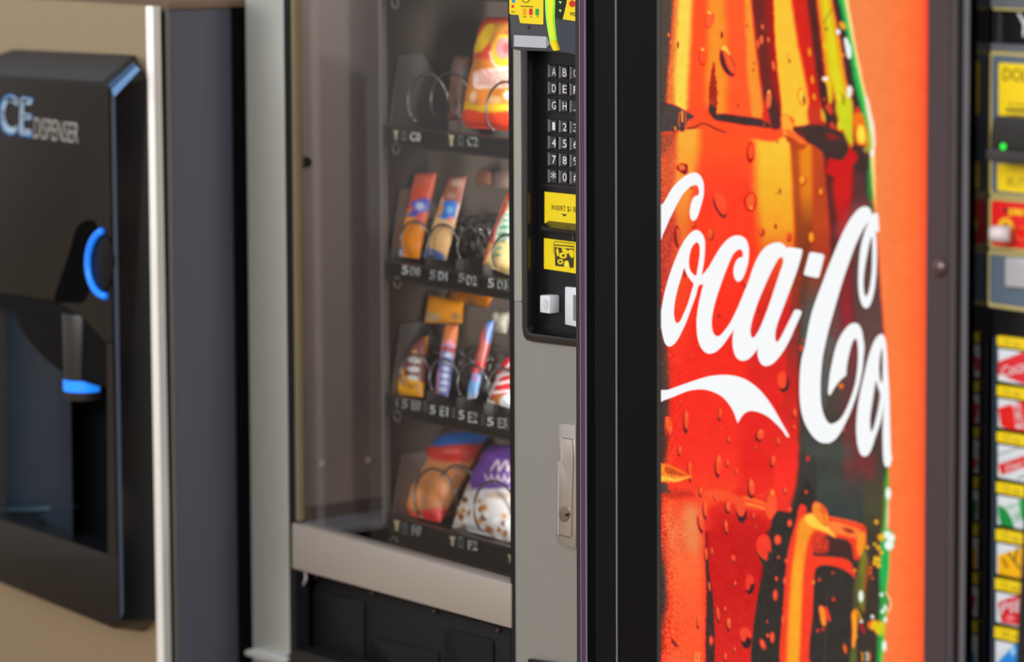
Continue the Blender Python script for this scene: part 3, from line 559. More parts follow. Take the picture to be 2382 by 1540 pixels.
    P(Z8([(1410, 560), (1480, 540), (1590, 570), (1620, 620), (1610, 690), (1540, 690), (1420, 650)]), (74, 46, 42), 3, warp=2); P(Z8([(1300, 520), (1340, 490), (1420, 540), (1410, 640), (1330, 650), (1290, 600)]), (220, 56, 34), 4, .9, warp=3)
    for i in range(14): cv.ell(*Z8([(1340+random.uniform(-20, 70), 500+random.uniform(0, 140))])[0], 2.5, 3, random.choice([(120, 30, 26), (240, 80, 40)]), 0, 1, .7)
    P(Z8([(1325, 780), (1480, 765), (1600, 820), (1640, 880), (1640, 1100), (1620, 1600), (1282, 1600), (1300, 1100)]), (54, 48, 44), 2.5, warp=1)
    cv.line(Z8([(1415, 960), (1405, 1250), (1390, 1600)]), 1.2, (110, 100, 92), 1, .6)
    # lime edge and sparkles
    P(Z8([(1690, 680), (1720, 620), (1740, 700), (1722, 900), (1718, 1120), (1690, 1110), (1650, 1000), (1660, 860)]), (128, 130, 40), 5, .9)
    P(Z8([(1640, 860), (1700, 850), (1680, 1000), (1650, 1300), (1620, 1200)]), (90, 92, 44), 6, .7); P(Z8([(1610, 1430), (1650, 1410), (1650, 1600), (1600, 1600)]), (108, 112, 44), 5, .8)
    P(Z8([(1850, 560), (1900, 520), (1922, 640), (1920, 800), (1905, 930), (1870, 900), (1850, 760), (1870, 700)]), (30, 176, 84), 3); cv.line(Z8([(1922, 640), (1918, 800), (1900, 960), (1930, 1080), (1890, 1200), (1878, 1350), (1860, 1540)]), 2, (250, 190, 60), 1.5)
    P(Z8([(1900, 50), (1916, 0), (1916, 120), (1905, 450), (1890, 450)]), (90, 170, 60), 2); P(Z8([(1905, 220), (1918, 230), (1912, 460), (1896, 450)]), (236, 214, 170), 2)
    P(Z8([(1870, 470), (1920, 460), (1950, 490), (1965, 540), (1955, 600), (1920, 635), (1890, 600), (1875, 540)]), (90, 190, 90), 3)
    for u, v, a, b, c_ in ((1912, 168, 6, 14, 0), (1905, 505, 8, 9, 1), (1935, 530, 8, 10, 0), (1918, 590, 10, 11, 1), (1880, 1410, 5, 12, 0), (1690, 1005, 5, 13, 0), (1857, 992, 4, 4, 0), (1888, 1098, 3.5, 6, 0), (1866, 1128, 4, 4.5, 0), (1783, 1172, 3.5, 4, 0), (1888, 1195, 4, 6, 0), (1692, 1208, 3.5, 4, 0)):
        x, y = Z8([(u, v)])[0]; cv.ell(x, y, a+1.2, b+1.2, (170, 220, 170), 0, 1.5, .6); cv.ell(x, y, a, b, (246, 252, 246), 0, 1.5)
    cv.line(Z8([(1890, 975), (1925, 1030), (1930, 1090), (1905, 1130)]), 3.5, (236, 220, 150), 1.2); cv.line(Z8([(1880, 985), (1912, 1050), (1905, 1100)]), 2, (30, 60, 40), 1)
    for u, v, a in ((1815, 400, 5), (1742, 607, 4), (1803, 582, 4), (1832, 610, 5.5), (1855, 650, 5), (1810, 700, 6), (1832, 705, 6), (1832, 752, 6), (1800, 735, 5), (1768, 775, 4), (1765, 815, 4), (1782, 857, 3), (1640, 795, 4), (1770, 1240, 9), (1800, 1230, 9), (1850, 1240, 9), (1790, 1255, 7), (1830, 1280, 8), (1650, 1330, 3.5), (1350, 870, 3.5), (1303, 890, 4), (1465, 1030, 4), (1380, 1273, 3.5), (1337, 1285, 3.5), (1460, 815, 3)):
        c_ = (244, 190, 30) if u > 1730 else (236, 60, 36)
        if u in (1640, 1303, 1650): c_ = (246, 150, 40)
        if u in (1770, 1782, 1765, 1768): c_ = (232, 110, 26)
        cv.ell(*Z8([(u, v)])[0], a*.85, a, c_, 0, 1.6)
    P(Z8([(1830, 510), (1870, 500), (1875, 540), (1840, 550)]), (240, 190, 20), 3); P(Z8([(1800, 1260), (1870, 1220), (1880, 1300), (1830, 1320)]), (214, 210, 24), 4, .8)
    cv.ell(*Z8([(1735, 840)])[0], 3.2, 36, (190, 80, 26), 8, 3, .8)
    P(Z8([(1615, 1160), (1635, 1118), (1655, 1150), (1655, 1250), (1640, 1400), (1620, 1410), (1622, 1280)]), (250, 170, 30), 1.8); cv.line(Z8([(1650, 1110), (1675, 1150), (1690, 1200)]), 4, (240, 160, 24), 1.2); cv.line(Z8([(1690, 1230), (1715, 1300)]), 6, (190, 30, 26), 1.8)
    P(Z8([(1350, 1100), (1368, 1085), (1390, 1110), (1402, 1180), (1400, 1240), (1375, 1235), (1360, 1170)]), (250, 150, 40), 1.5); P(Z8([(1395, 1095), (1415, 1110), (1435, 1180), (1438, 1205), (1418, 1190), (1400, 1130)]), (244, 70, 38), 1.5)
    cv.ell(*Z8([(1560, 1432)])[0], 3.5, 10.5, (246, 110, 40), -12, 1.2)
    for u, c_ in ((1698, (246, 150, 40)), (1735, (200, 226, 220)), (1755, (246, 120, 30))): cv.line(Z8([(u, 1465), (u+8, 1500), (u+2, 1530)]), 4, c_, 1.2)
    # drops on the lower red body
    big = [(795, 120, 7, 22, -4), (385, 152, 4, 11, 0), (420, 300, 5, 21, -5), (383, 410, 5.5, 21, -12), (608, 278, 6.5, 13, -6), (590, 437, 4.2, 16, -8), (428, 665, 3.8, 16, -4), (476, 640, 2.4, 9, 0), (652, 697, 4, 8, 0), (665, 902, 3, 6, 0),
           (497, 200, 2.4, 7, -14), (868, 185, 2.4, 3.5, 0), (1072, 148, 3.4, 7, -20), (815, 350, 2.8, 7, 0), (525, 1150, 3.2, 18, -8), (582, 1110, 3, 7, 0), (612, 1230, 5.5, 14, -4), (366, 1215, 4, 14, 0), (660, 1440, 3.2, 6, 0), (585, 1500, 3.5, 10, 0), (836, 440, 2, 3, 0), (455, 930, 2.6, 12, -8), (104, 480, 3, 9, 6)]
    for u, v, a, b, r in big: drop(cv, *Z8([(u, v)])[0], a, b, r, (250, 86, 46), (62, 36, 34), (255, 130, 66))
    P(Z8([(668, 290), (690, 240), (730, 235), (755, 290), (760, 350), (740, 395), (715, 407), (690, 380), (672, 330)]), (54, 38, 36), 1.5); P(Z8([(668, 270), (690, 225), (725, 225), (750, 260), (745, 310), (725, 350), (700, 345), (680, 310)]), (246, 80, 44), 2)
    P(Z8([(910, 240), (940, 160), (975, 140), (1000, 200), (1005, 290), (975, 350), (955, 375), (925, 350), (908, 290)]), (252, 86, 44), 1.5); cv.line(Z8([(915, 240), (930, 190), (945, 155)]), 1.5, (140, 30, 24), .8); cv.ell(*Z8([(970, 160)])[0], 3, 6, (255, 150, 50), 0, 1.5)
    P(Z8([(840, 590), (850, 535), (885, 505), (925, 510), (948, 560), (952, 640), (930, 625), (925, 690), (915, 715), (880, 690), (850, 650)]), (244, 62, 40), 1.8); P(Z8([(845, 650), (880, 690), (918, 712), (940, 760), (900, 770)]), BK, 1.5)
    P(Z8([(750, 950), (755, 930), (780, 900), (820, 890), (822, 930), (805, 975), (780, 988), (758, 970)]), (48, 34, 34), 1.5); P(Z8([(752, 900), (760, 840), (785, 828), (810, 850), (815, 895), (790, 910), (775, 950), (752, 940)]), (238, 62, 42), 2)
    P(Z8([(710, 1330), (740, 1330), (790, 1340), (795, 1390), (770, 1430), (735, 1420), (715, 1380)]), (48, 34, 34), 1.5); P(Z8([(706, 1310), (715, 1270), (745, 1258), (785, 1285), (795, 1335), (775, 1340), (765, 1320), (740, 1370), (715, 1350)]), (244, 70, 44), 2)
    for u, v, a, b in ((1012, 545, 7.5, 10.5), (1110, 410, 5, 8), (1110, 298, 4.5, 6), (1082, 718, 3.6, 5.5), (1018, 688, 2.4, 3), (1002, 862, 3, 5), (1073, 880, 4.5, 8), (992, 995, 5, 12), (1060, 1195, 4.5, 10), (968, 1340, 5, 12), (932, 1325, 3, 4.5), (890, 1395, 5.5, 12), (926, 1212, 1.6, 3), (470, 1365, 4.5, 10), (1243, 156, 3, 3.5), (650, 690, 4, 5)):
        cv.ell(*Z8([(u, v)])[0], a, b, (246, 74, 44), -22 if u == 890 else 0, 1.5); cv.ell(*Z8([(u-3, v-4)])[0], a*.5, b*.5, (255, 104, 56), 0, 2, .8)
    P(Z8([(135, 1270), (150, 1330), (190, 1390), (205, 1395), (190, 1425), (150, 1390), (138, 1330)]), (96, 44, 36), 1.2, .9)
    for u in (350, 375): cv.line(Z8([(u, 1465), (u-5, 1520), (u+20, 1600)]), 3, (252, 170, 80), 1.2, .8)
    # grain of the print near the frosted left side
    sel = np.where(cv.X < 1640)[0]; wgt = np.clip((1600-cv.X[sel])/60, 0, 1)
    cv.c[sel] += (cv.fine[sel]*wgt*42*np.clip(cv.c[sel, 0]/230, .1, 1))[:, None]*np.array([.7, 1, .5])
    sel = np.where((cv.X < 1880) & (cv.Y > 1190))[0]; cv.c[sel] += (cv.fine[sel]*8)[:, None]
    cv.c += (cv.mid*3)[:, None]

LOGO = [
 [Z6([(60, 372), (80, 340), (110, 290), (150, 220), (200, 160), (260, 110), (310, 84), (350, 77), (385, 95), (410, 130), (422, 180), (423, 250), (412, 310), (395, 370), (377, 430), (357, 470), (335, 482), (315, 470), (306, 430), (308, 380), (318, 330), (335, 290), (358, 272), (375, 267), (383, 240), (378, 205), (365, 185), (345, 182), (310, 195), (270, 232), (240, 270), (205, 330), (170, 400), (135, 470), (105, 540), (80, 595), (60, 640)])],
 [Z6([(360, 560), (395, 575), (420, 612), (433, 660), (432, 740), (425, 820), (412, 900), (404, 942), (404, 942), (430, 915), (465, 870), (510, 790), (560, 710), (610, 650), (655, 617), (700, 605), (742, 612), (777, 640), (797, 690), (802, 760), (795, 830), (780, 890), (757, 950), (735, 983), (710, 992), (690, 978), (675, 940), (673, 890), (685, 840), (708, 802), (735, 788), (750, 786), (750, 750), (740, 728), (720, 722), (690, 740), (660, 780), (625, 860), (590, 950), (555, 1050), (520, 1160), (497, 1260), (489, 1340), (495, 1400), (512, 1438), (535, 1452), (565, 1440), (600, 1400), (640, 1345), (680, 1270), (725, 1170), (770, 1060), (800, 985), (835, 880), (870, 800), (910, 735), (955, 692), (1010, 668), (1055, 663), (1090, 678), (1122, 714), (1122, 714), (1140, 705), (1235, 718), (1250, 740), (1225, 840), (1185, 960), (1140, 1080), (1095, 1200), (1050, 1320), (1027, 1400), (1022, 1460), (1030, 1497), (1048, 1492), (1070, 1460), (1100, 1400), (1140, 1320), (1170, 1260), (1187, 1232), (1213, 1228), (1240, 1240), (1242, 1258), (1225, 1300), (1180, 1400), (1150, 1470), (1110, 1545), (1060, 1620), (1010, 1675), (970, 1697), (930, 1700), (902, 1680), (882, 1640), (873, 1590), (875, 1543), (875, 1543), (865, 1568), (838, 1605), (802, 1640), (765, 1656), (725, 1653), (690, 1620), (670, 1560), (664, 1500), (668, 1440), (676, 1392), (676, 1392), (655, 1425), (620, 1475), (580, 1530), (530, 1578), (480, 1597), (440, 1590), (405, 1555), (380, 1500), (366, 1430), (362, 1330), (370, 1240), (390, 1130), (418, 1015), (418, 1015), (380, 1028), (355, 1115), (320, 1210), (280, 1320), (240, 1410), (200, 1485), (165, 1525), (130, 1538), (105, 1522), (88, 1485), (70, 1400), (65, 1280), (75, 1180), (95, 1080), (120, 985), (155, 880), (190, 790), (230, 700), (275, 625), (320, 577)]),
  Z6([(358, 664), (325, 700), (305, 760), (298, 830), (305, 885), (325, 922), (345, 939), (360, 940), (368, 900), (380, 830), (389, 760), (388, 700), (377, 670)]),
  Z6([(258, 878), (235, 950), (205, 1050), (182, 1150), (172, 1250), (178, 1310), (190, 1337), (207, 1339), (228, 1318), (255, 1260), (285, 1190), (307, 1120), (327, 1050), (337, 1012), (320, 990), (290, 948), (270, 908)]),
  Z6([(1075, 787), (1050, 800), (1020, 850), (975, 940), (930, 1040), (880, 1160), (837, 1290), (816, 1380), (816, 1430), (826, 1460), (840, 1463), (862, 1440), (900, 1370), (940, 1270), (980, 1160), (1020, 1040), (1060, 920), (1084, 850), (1090, 815), (1086, 794)])],
 [Z6([(1320, 745), (1370, 752), (1425, 762), (1435, 780), (1413, 870), (1392, 950), (1375, 963), (1325, 952), (1270, 940), (1262, 925), (1285, 840), (1308, 755)])],
 [Z6([(1780, 362), (1740, 372), (1700, 405), (1650, 470), (1600, 560), (1550, 670), (1500, 790), (1460, 890), (1420, 1000), (1370, 1130), (1330, 1250), (1300, 1380), (1275, 1520), (1243, 1644), (1229, 1774), (1226, 1924), (1235, 2044), (1257, 2144), (1292, 2224), (1340, 2294), (1390, 2336), (1440, 2349), (1490, 2342), (1550, 2290), (1610, 2184), (1660, 2074), (1702, 1954), (1732, 1844), (1755, 1724), (1764, 1624), (1771, 1545), (1765, 1495), (1757, 1440), (1745, 1390), (1722, 1353), (1690, 1340), (1650, 1352), (1610, 1390), (1570, 1450), (1540, 1516), (1518, 1590), (1500, 1674), (1482, 1764), (1469, 1874), (1467, 1930), (1478, 1947), (1492, 1934), (1520, 1884), (1562, 1828), (1617, 1779), (1617, 1779), (1625, 1694), (1640, 1614), (1660, 1534), (1680, 1484), (1697, 1472), (1710, 1494), (1717, 1554), (1718, 1640), (1710, 1740), (1693, 1850), (1660, 1960), (1615, 2070), (1565, 2150), (1500, 2187), (1462, 2170), (1430, 2110), (1410, 2030), (1403, 1924), (1405, 1800), (1418, 1650), (1440, 1530), (1470, 1400), (1505, 1275), (1548, 1125), (1590, 985), (1640, 840), (1695, 690), (1755, 565), (1808, 487), (1808, 487), (1775, 570), (1745, 680), (1728, 800), (1720, 940), (1722, 1060), (1735, 1140), (1755, 1195), (1785, 1217), (1815, 1195), (1840, 1130), (1860, 1030), (1872, 900), (1875, 750), (1871, 640), (1868, 572), (1885, 580), (1895, 560), (1892, 510), (1885, 430), (1860, 415), (1840, 432), (1840, 432), (1815, 378)]),
  Z6([(1832, 610), (1812, 680), (1788, 800), (1771, 900), (1763, 1000), (1768, 1080), (1780, 1117), (1795, 1108), (1812, 1060), (1828, 960), (1836, 850), (1838, 720), (1836, 640)])],
 [Z7([(1908, -10), (1870, 20), (1835, 90), (1800, 200), (1770, 330), (1740, 460), (1715, 600), (1703, 740), (1705, 850), (1718, 940), (1740, 998), (1770, 1017), (1802, 1003), (1832, 950), (1865, 850), (1900, 750), (1923, 650), (1940, 545), (1940, 545), (1930, 650), (1925, 800), (1926, 950), (1932, 1050), (1943, 1095), (1965, 1106), (1985, 1095), (1996, 1060), (2003, 1030), (1995, 990), (1989, 850), (1985, 700), (1980, 500), (1975, 400), (1968, 300), (1960, 150), (1950, 50), (1932, 0)]),
  Z7([(1914, 115), (1902, 180), (1894, 270), (1899, 350), (1911, 392), (1921, 395), (1925, 350), (1926, 220), (1922, 130)]),
  Z7([(1868, 380), (1850, 480), (1832, 600), (1819, 700), (1822, 790), (1830, 808), (1846, 780), (1866, 710), (1886, 620), (1901, 530), (1903, 490), (1887, 440), (1873, 392)])],
 [Z7([(60, 468), (90, 460), (130, 455), (200, 430), (300, 395), (400, 362), (480, 342), (570, 333), (650, 336), (720, 350), (790, 380), (860, 430), (920, 490), (980, 570), (1030, 650), (1080, 740), (1120, 810), (1138, 846), (1130, 856), (1115, 845), (1080, 795), (1020, 733), (960, 682), (890, 648), (830, 635), (790, 641), (755, 665), (730, 700), (709, 737), (709, 737), (695, 705), (680, 660), (655, 610), (620, 560), (570, 510), (500, 475), (430, 456), (370, 455), (300, 465), (230, 490), (160, 520), (90, 545), (60, 555)])],
]
# ---------------------------------------------------------------- materials used
steel = mat('brushed_steel', (196, 195, 184), .42, .75, noise=.05, scale=(900, 900, 14), bump=.12)
steel_door = mat('warm_brushed_steel', (190, 168, 136), .38, .8, noise=.05, scale=(30, 30, 700), bump=.1)
bright_steel = mat('whitened_steel_edge', (250, 248, 242), .38, .7)  # near-white base: bright reflection on the door edge put into the colour
black = mat('black_plastic', (15, 15, 15), .38, spec=.4, noise=.12, scale=(25, 25, 25))
black_gloss = mat('gloss_black_plastic', (18, 16, 17), .12, spec=.6)
black_rub = mat('black_rubber', (16, 16, 18), .6, spec=.3)
housing_m = mat('brown_black_plastic', (27, 20, 12), .45, spec=.3, noise=.06, scale=(20, 20, 20))
greyside = mat('dark_grey_painted_steel', (72, 71, 79), .5, spec=.4, noise=.06, scale=(40, 40, 5))
interior_m = mat('grey_interior_steel', (156, 143, 137), .45, .2, noise=.05, scale=(8, 8, 8))
tray_m = mat('dark_tray_steel', (46, 38, 34), .45, .4)
tray_side_m = mat('grey_tray_side', (112, 110, 108), .4, .4)
wire_m = mat('coil_wire', (120, 118, 120), .25, .9)
white_p = mat('white_plastic', (214, 216, 218), .4)
yellow_m = mat('yellow_sticker', (236, 208, 12), .45)
purple_m = mat('purple_edge', (70, 48, 74), .4, spec=.5)
ink = mat('black_ink', (22, 20, 20), .6)
price_w = mat('price_tab_white', (240, 248, 250), .5); tab_m = mat('price_tab_dark', (52, 50, 50), .5)
price_y = mat('price_tab_yellow', (196, 184, 140), .5)
glass = glass_mat()
vc = vcol_mat('packet_print', rough=.32, spec=.4)
vcm = vcol_mat('printed_card', rough=.4, spec=.3)

# ---------------------------------------------------------------- the place
floor = tag(boxo('floor', -9, 9, -14, 1.5, -.1, 0, mat('tan_concrete', (150, 128, 104), .75, noise=.08, scale=(3, 3, 3))), 'tan concrete floor in front of the machines', 'floor', kind='structure')
wall = boxo('wall_back', -4.5, 3, 1.0, 1.2, 0, 3.4, mat('tan_wall', (150, 116, 88), .8, noise=.06, scale=(2, 2, 2)), kind='structure'); wall['label'] = 'tan brown wall behind the machines'; wall['category'] = 'wall'

# ================================================================ ICE DISPENSER
XS = XY(578, 0)                       # left edge of the snack machine
XI = XS-.03                           # right side of the ice machine
YIc = depth_at(399, XI); YId = depth_at(357, XI)      # cabinet front, door front
zt = zY(330, 14, YId)
ice = root('ice_dispenser', 'stainless ice dispenser with black front housing and blue lit ring, leftmost machine', 'ice machine', (XI-.35, YIc+.3, 0))
Y547 = depth_at(548, XI)
boxo('cabinet', XI-.75, XI, YIc, Y547, .02, zt-.004, greyside, ice, bevel=.003, label='dark grey painted steel cabinet side')
boxo('cabinet_lip', XI-.75, XI+.001, YIc-.001, YIc+.003, .02, zt-.004, mat('grey_lip', (120, 116, 108), .4, .4), ice)
boxo('door_gasket', XI-.74, XI-.005, depth_at(384, XI), YIc-.001, .03, zt-.008, mat('gasket_black', (4, 4, 5), .8, spec=.05), ice, label='black rubber door gasket')
boxo('rear_shade_box', XI-.75, XI-.001, Y547, YIc+.70, .02, zt-.004, mat('rear_shade_black', (7, 7, 8), .7, spec=.1), ice, label='rear of the cabinet, black for the shade of the gap')  # blackened box stands for the dark gap between the machines
boxo('cabinet_top', XI-.75, XI+.002, YIc, YIc+.62, zt-.004, zt+.004, mat('brown_top', (110, 86, 66), .6), ice)
g = (-.0035)                              # the door hangs a little out of true
zb = .05
def door_x(z): return XI+g*(zt-z)/.7-.0
YIe = depth_at(384, XI)
dv = []
for z in (zb, zt):
    x1 = XI-.001+(.0 if z == zt else .009)
    dv += [(XI-.75, YId, z), (x1-.006, YId, z), (x1, YId+.006, z), (x1, YIe, z), (XI-.75, YIe, z)]
df = [(4, 3, 2, 1, 0), (5, 6, 7, 8, 9)]+[(i, (i+1) % 5, 5+(i+1) % 5, 5+i) for i in range(5)]
obj('door', dv, df, None, ice, mats=[steel_door, bright_steel], mi=[0, 0, 0, 1, 1, 0, 0], label='tan brushed stainless door with bright rounded edge')
# dispenser housing
YF = YId-depth_at(345, XI)+depth_at(262, XI)
YF = YId-.06
base_p = [(30, 115), (312, 128), (343, 182), (362, 1442), (334, 1470), (30, 1362)]
front_p = [(-120, 168), (236, 190), (252, 207), (275, 1444), (264, 1462), (-120, 1306)]
B = [pY(x, y, YId-.0005) for x, y in base_p]; Fp = [pY(x, y, YF) for x, y in front_p]
inn = [(248, 925), (252, 1288), (-118, 1176)]
# outer skin
v = [tuple(p) for p in B+Fp]; f = [(i, (i+1) % 6, 6+(i+1) % 6, 6+i) for i in range(6)]
obj('housing_skin', v, f, None, ice, mats=[housing_m, mat('housing_side_gloss', (10, 11, 14), .22, spec=.5)], mi=[0, 0, 1, 1, 0, 0], label='brown black plastic housing rim', bevel=.0)
edge_m = mat('blue_sheen_black', (24, 26, 30), .18, spec=.8)
# front faces with the open alcove cut out
slab('housing_front', [(-120, 168), (236, 190), (252, 207), (262, 790), (262, 800), (248, 800), (200, 745), (150, 712), (120, 700), (60, 690), (-120, 668)], YF, .004, housing_m, ice, bevel=.0008)
slab('housing_edge', [(248, 795), (262, 795), (272, 1300), (251, 1292)], YF, .004, housing_m, ice)
slab('housing_sill', [(-120, 1172), (0, 1208), (120, 1246), (252, 1290), (273, 1300), (275, 1444), (264, 1462), (-120, 1306)], YF, .004, housing_m, ice, bevel=.0008)
# edge strips whose blue highlights are put into the colour
def band(name, pa, pb, Ya, Yb, m, parent, **k):
    n = len(pa); v = [tuple(pY(x, y, Ya)) for x, y in pa]+[tuple(pY(x, y, Yb)) for x, y in pb]
    return obj(name, v, [(i, i+1, n+i+1, n+i) for i in range(n-1)], m, parent, **k)
band('side_highlight', [(258, 210), (279, 1444)], [(268, 214), (288, 1424)], YF-.001, YF+.006, mat('edge_highlight_plastic', (70, 84, 108), .3, spec=.7), ice, label='blue-grey highlight coloured along the housing edge')
band('corner_highlight', [(252, 197), (259, 208)], [(311, 143), (317, 152)], YF-.0015, YF+.042, mat('corner_sheen_dark', (44, 68, 100), .3, spec=.6), ice, label='chamfered top corner with a dark blue sheen in its colour')
band('corner_highlight', [(259, 209), (266, 226)], [(317, 153), (326, 162)], YF-.0015, YF+.042, mat('corner_sheen_light', (96, 136, 180), .3, spec=.8), ice, label='chamfered top corner with a light blue sheen in its colour')
# alcove
abk = mat('alcove_lit_plastic', (20, 34, 46), .3, spec=.5, noise=.2, scale=(9, 9, 9))  # bluer copy for the liner: the light on it is in the colour
abk2 = mat('alcove_shadow_plastic', (10, 12, 15), .35)  # darker copy: the shade of the alcove is in the colour
Ya = YId+.012
x0 = pY(-118, 900, YF+.004).x; x1 = pY(250, 1000, YF+.004).x; z1 = pY(100, 700, YF).z; z0 = pY(250, 1288, YF).z
za = pY(-118, 1172, YF).z; zc = pY(252, 1290, YF).z
Yb = YF+.055
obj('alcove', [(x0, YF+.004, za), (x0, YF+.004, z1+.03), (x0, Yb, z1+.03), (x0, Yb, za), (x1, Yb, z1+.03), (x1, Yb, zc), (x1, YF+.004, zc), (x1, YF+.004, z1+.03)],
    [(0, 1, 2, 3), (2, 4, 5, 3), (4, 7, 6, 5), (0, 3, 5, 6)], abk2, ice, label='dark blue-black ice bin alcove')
# curved back sheet in the alcove
nv = 14; cs = []
for i in range(nv+1):
    t = i/nv; x = x0+.001+(x1-x0)*.72*t; y = Yb-.002-.035*t**3
    cs.append((x, y))
v = [(x, y, zz) for zz in (zc-.02, z1-.004) for x, y in cs]
obj('alcove_liner', v, [(i, i+1, nv+2+i, nv+1+i) for i in range(nv)], abk, ice, smooth=True)
tube('alcove_ledge', [pY(0, 1188, YF+.03), pY(110, 1184, YF+.045), pY(180, 1178, YF+.05)], .0035, mat('teal_ledge', (44, 62, 74), .3), ice)
slab('chute_hood', crom([(-120, 672), (60, 690), (130, 704), (250, 720), (256, 880), (244, 900), (200, 890), (150, 868), (100, 830), (50, 770), (14, 710), (-120, 690)], 3), YF+.006, .03, mat('hood_plastic', (3, 3, 3), .6, spec=.15), ice, bevel=.002)
# nozzle
def cyl_pts(cx, ytop, ybot, rt, rb, Yc, n=20):
    a = pY(cx, ytop, Yc); b = pY(cx, ybot, Yc); v = []
    for P_, r in ((a, rt), (b, rb)):
        v += [(P_.x+r*math.cos(2*math.pi*i/n), P_.y+r*math.sin(2*math.pi*i/n), P_.z) for i in range(n)]
    return v, [tuple(range(n))[::-1], tuple(range(n, 2*n))]+[(i, (i+1) % n, n+(i+1) % n, n+i) for i in range(n)]
v, f = cyl_pts(196, 726, 928, .028, .0245, YF+.022); obj('nozzle', v, f, mat('nozzle_plastic', (40, 36, 33), .4), ice, bevel=.003, label='black plastic ice nozzle')
blue_led = mat('blue_led', (20, 110, 230), .4, emit=(28, 128, 240), strength=1.0)
gq = []
cN = pY(196, 890, YF+.022)
for zz in (zY(196, 880, YF+.022), zY(196, 906, YF+.022)):
    for i in range(13):
        a = math.radians(-124+i*140/12); gq.append((cN.x+.0262*math.cos(a), cN.y+.0262*math.sin(a), zz))
lt = obj('nozzle_light', gq, [(i, i+1, 14+i, 13+i) for i in range(12)], blue_led, ice, smooth=True, label='glowing blue light bar')
# push button
slab('recess_shade_plate', crom([(205, 512), (178, 530), (160, 590), (140, 650), (126, 700), (160, 704), (196, 700), (215, 640), (228, 560), (222, 520)], 4), YF-.0006, .002, mat('recess_shade_black', (2, 2, 3), .8, spec=.05), ice)  # flat dark plate, paints the shade of a recess round the button
slab('button', ellipse(236, 612, 26, 70), YF-.003, .004, mat('button_black', (12, 9, 6), .4, spec=.2), ice, bevel=.001)
arc = [pY(x, y, YF-.005) for x, y in ellipse(247, 612, 43, 77, 22, 92, 256)]
tube('button_ring', arc, .0044, mat('blue_ring', (20, 110, 230), .35, emit=(22, 116, 226), strength=.7), ice, label='blue lit ring around the push button')
lm = mat('ice_lettering', (176, 200, 220), .5); lg = mat('small_grey_lettering', (160, 154, 146), .5)
text('lettering_outline', 'CE', [(-2, 214), (78, 226), (76, 322), (-4, 312)], YF-.0006, mat('blue_letter_edge', (44, 104, 160), .5), ice, label='blue edge behind the letters')
text('lettering', 'CE', [(3, 219), (74, 230), (71, 316), (1, 307)], YF-.001, lm, ice, bold=True, label='pale blue letters ICE')
text('lettering', 'I', [(-20, 214), (-10, 216), (-12, 306), (-22, 304)], YF-.001, lm, ice)
text('small_lettering', 'DISPENSER', [(80, 272), (184, 286), (182, 334), (78, 322)], YF-.001, lg, ice, label='grey lettering DISPENSER')

# ================================================================ SNACK MACHINE
XC0 = XY(1340, -.06)                   # left edge of the cola machine
XR = XC0-.002
XGl = XY(690, 0); XGr = XY(1187, 0)
ZT = 1.86
snack = root('snack_machine', 'snack vending machine with glass front, brushed steel frame and keypad, second from left', 'vending machine', ((XS+XR)/2, .4, 0))
z_r0 = zY(690, 1322, 0)
boxo('back_panel', XS+.005, XR-.002, .78, .80, .08, ZT, mat('dark_interior_back', (50, 42, 37), .7), snack)
boxo('top_panel', XS+.002, XR-.002, .012, .78, ZT-.02, ZT, black, snack)
boxo('base', XS+.01, XR-.01, .02, .78, .0, .10, black, snack)
XWL = XGl-.004
boxo('left_outer_panel', XS+.001, XS+.012, .012, .78, .1, ZT-.02, black, snack)
Yt = depth_at(893, XWL)
zfl = zY(690, 1200, .02); YW0 = .76
obj('interior_side', [(XWL, .014, zfl), (XWL, YW0, zfl), (XWL, YW0, ZT-.02), (XWL, .014, ZT-.02), (XS+.013, .014, zfl), (XS+.013, YW0, zfl), (XS+.013, YW0, ZT-.02), (XS+.013, .014, ZT-.02)], BOXF, interior_m, snack, label='grey steel inner side wall')
XWR = XR-.015
boxo('interior_side', XWR, XR-.003, .014, .78, .1, ZT-.02, interior_m, snack)
YW = .6
YGR = .08; XG_ = XY(894, YGR); boxo('guide_rail', XG_-.003, XG_+.003, YGR-.003, YGR+.005, zfl, ZT-.02, mat('rail_grey', (128, 124, 122), .4, .3), snack, label='thin grey vertical tray guide')
boxo('tray_cabinet_side', XG_-.001, XG_+.001, YGR+.005, .76, zfl, ZT-.02, mat('liner_brown', (66, 56, 50), .6), snack)
boxo('interior_floor', XWL, XG_, .014, .76, zfl-.006, zfl, mat('floor_grey', (120, 120, 126), .4, .2), snack, label='grey sheet metal interior floor')
boxo('interior_step', XWL, XWL+.004, .014, .4, zfl, zY(700, 1166, .03), mat('step_brown', (100, 90, 84), .5), snack)
for x, y in ((750, 1078), (858, 1070)):
    p = pX(x, y, XWL); boxo('rivet', p.x-.001, p.x+.002, p.y-.003, p.y+.003, p.z-.003, p.z+.003, bright_steel, snack)
p = pX(711, 377, XWL); n = 12
v = [(XWL+.003, p.y+.007*math.cos(2*math.pi*i/n), p.z+.006*math.sin(2*math.pi*i/n)) for i in range(n)]+[(XWL-.001, p.y+.009*math.cos(2*math.pi*i/n), p.z+.007*math.sin(2*math.pi*i/n)) for i in range(n)]
obj('rubber_stop', v, [tuple(range(n))]+[(i, (i+1) % n, n+(i+1) % n, n+i) for i in range(n)], black_rub, snack, label='dark round rubber stop on the inner wall')
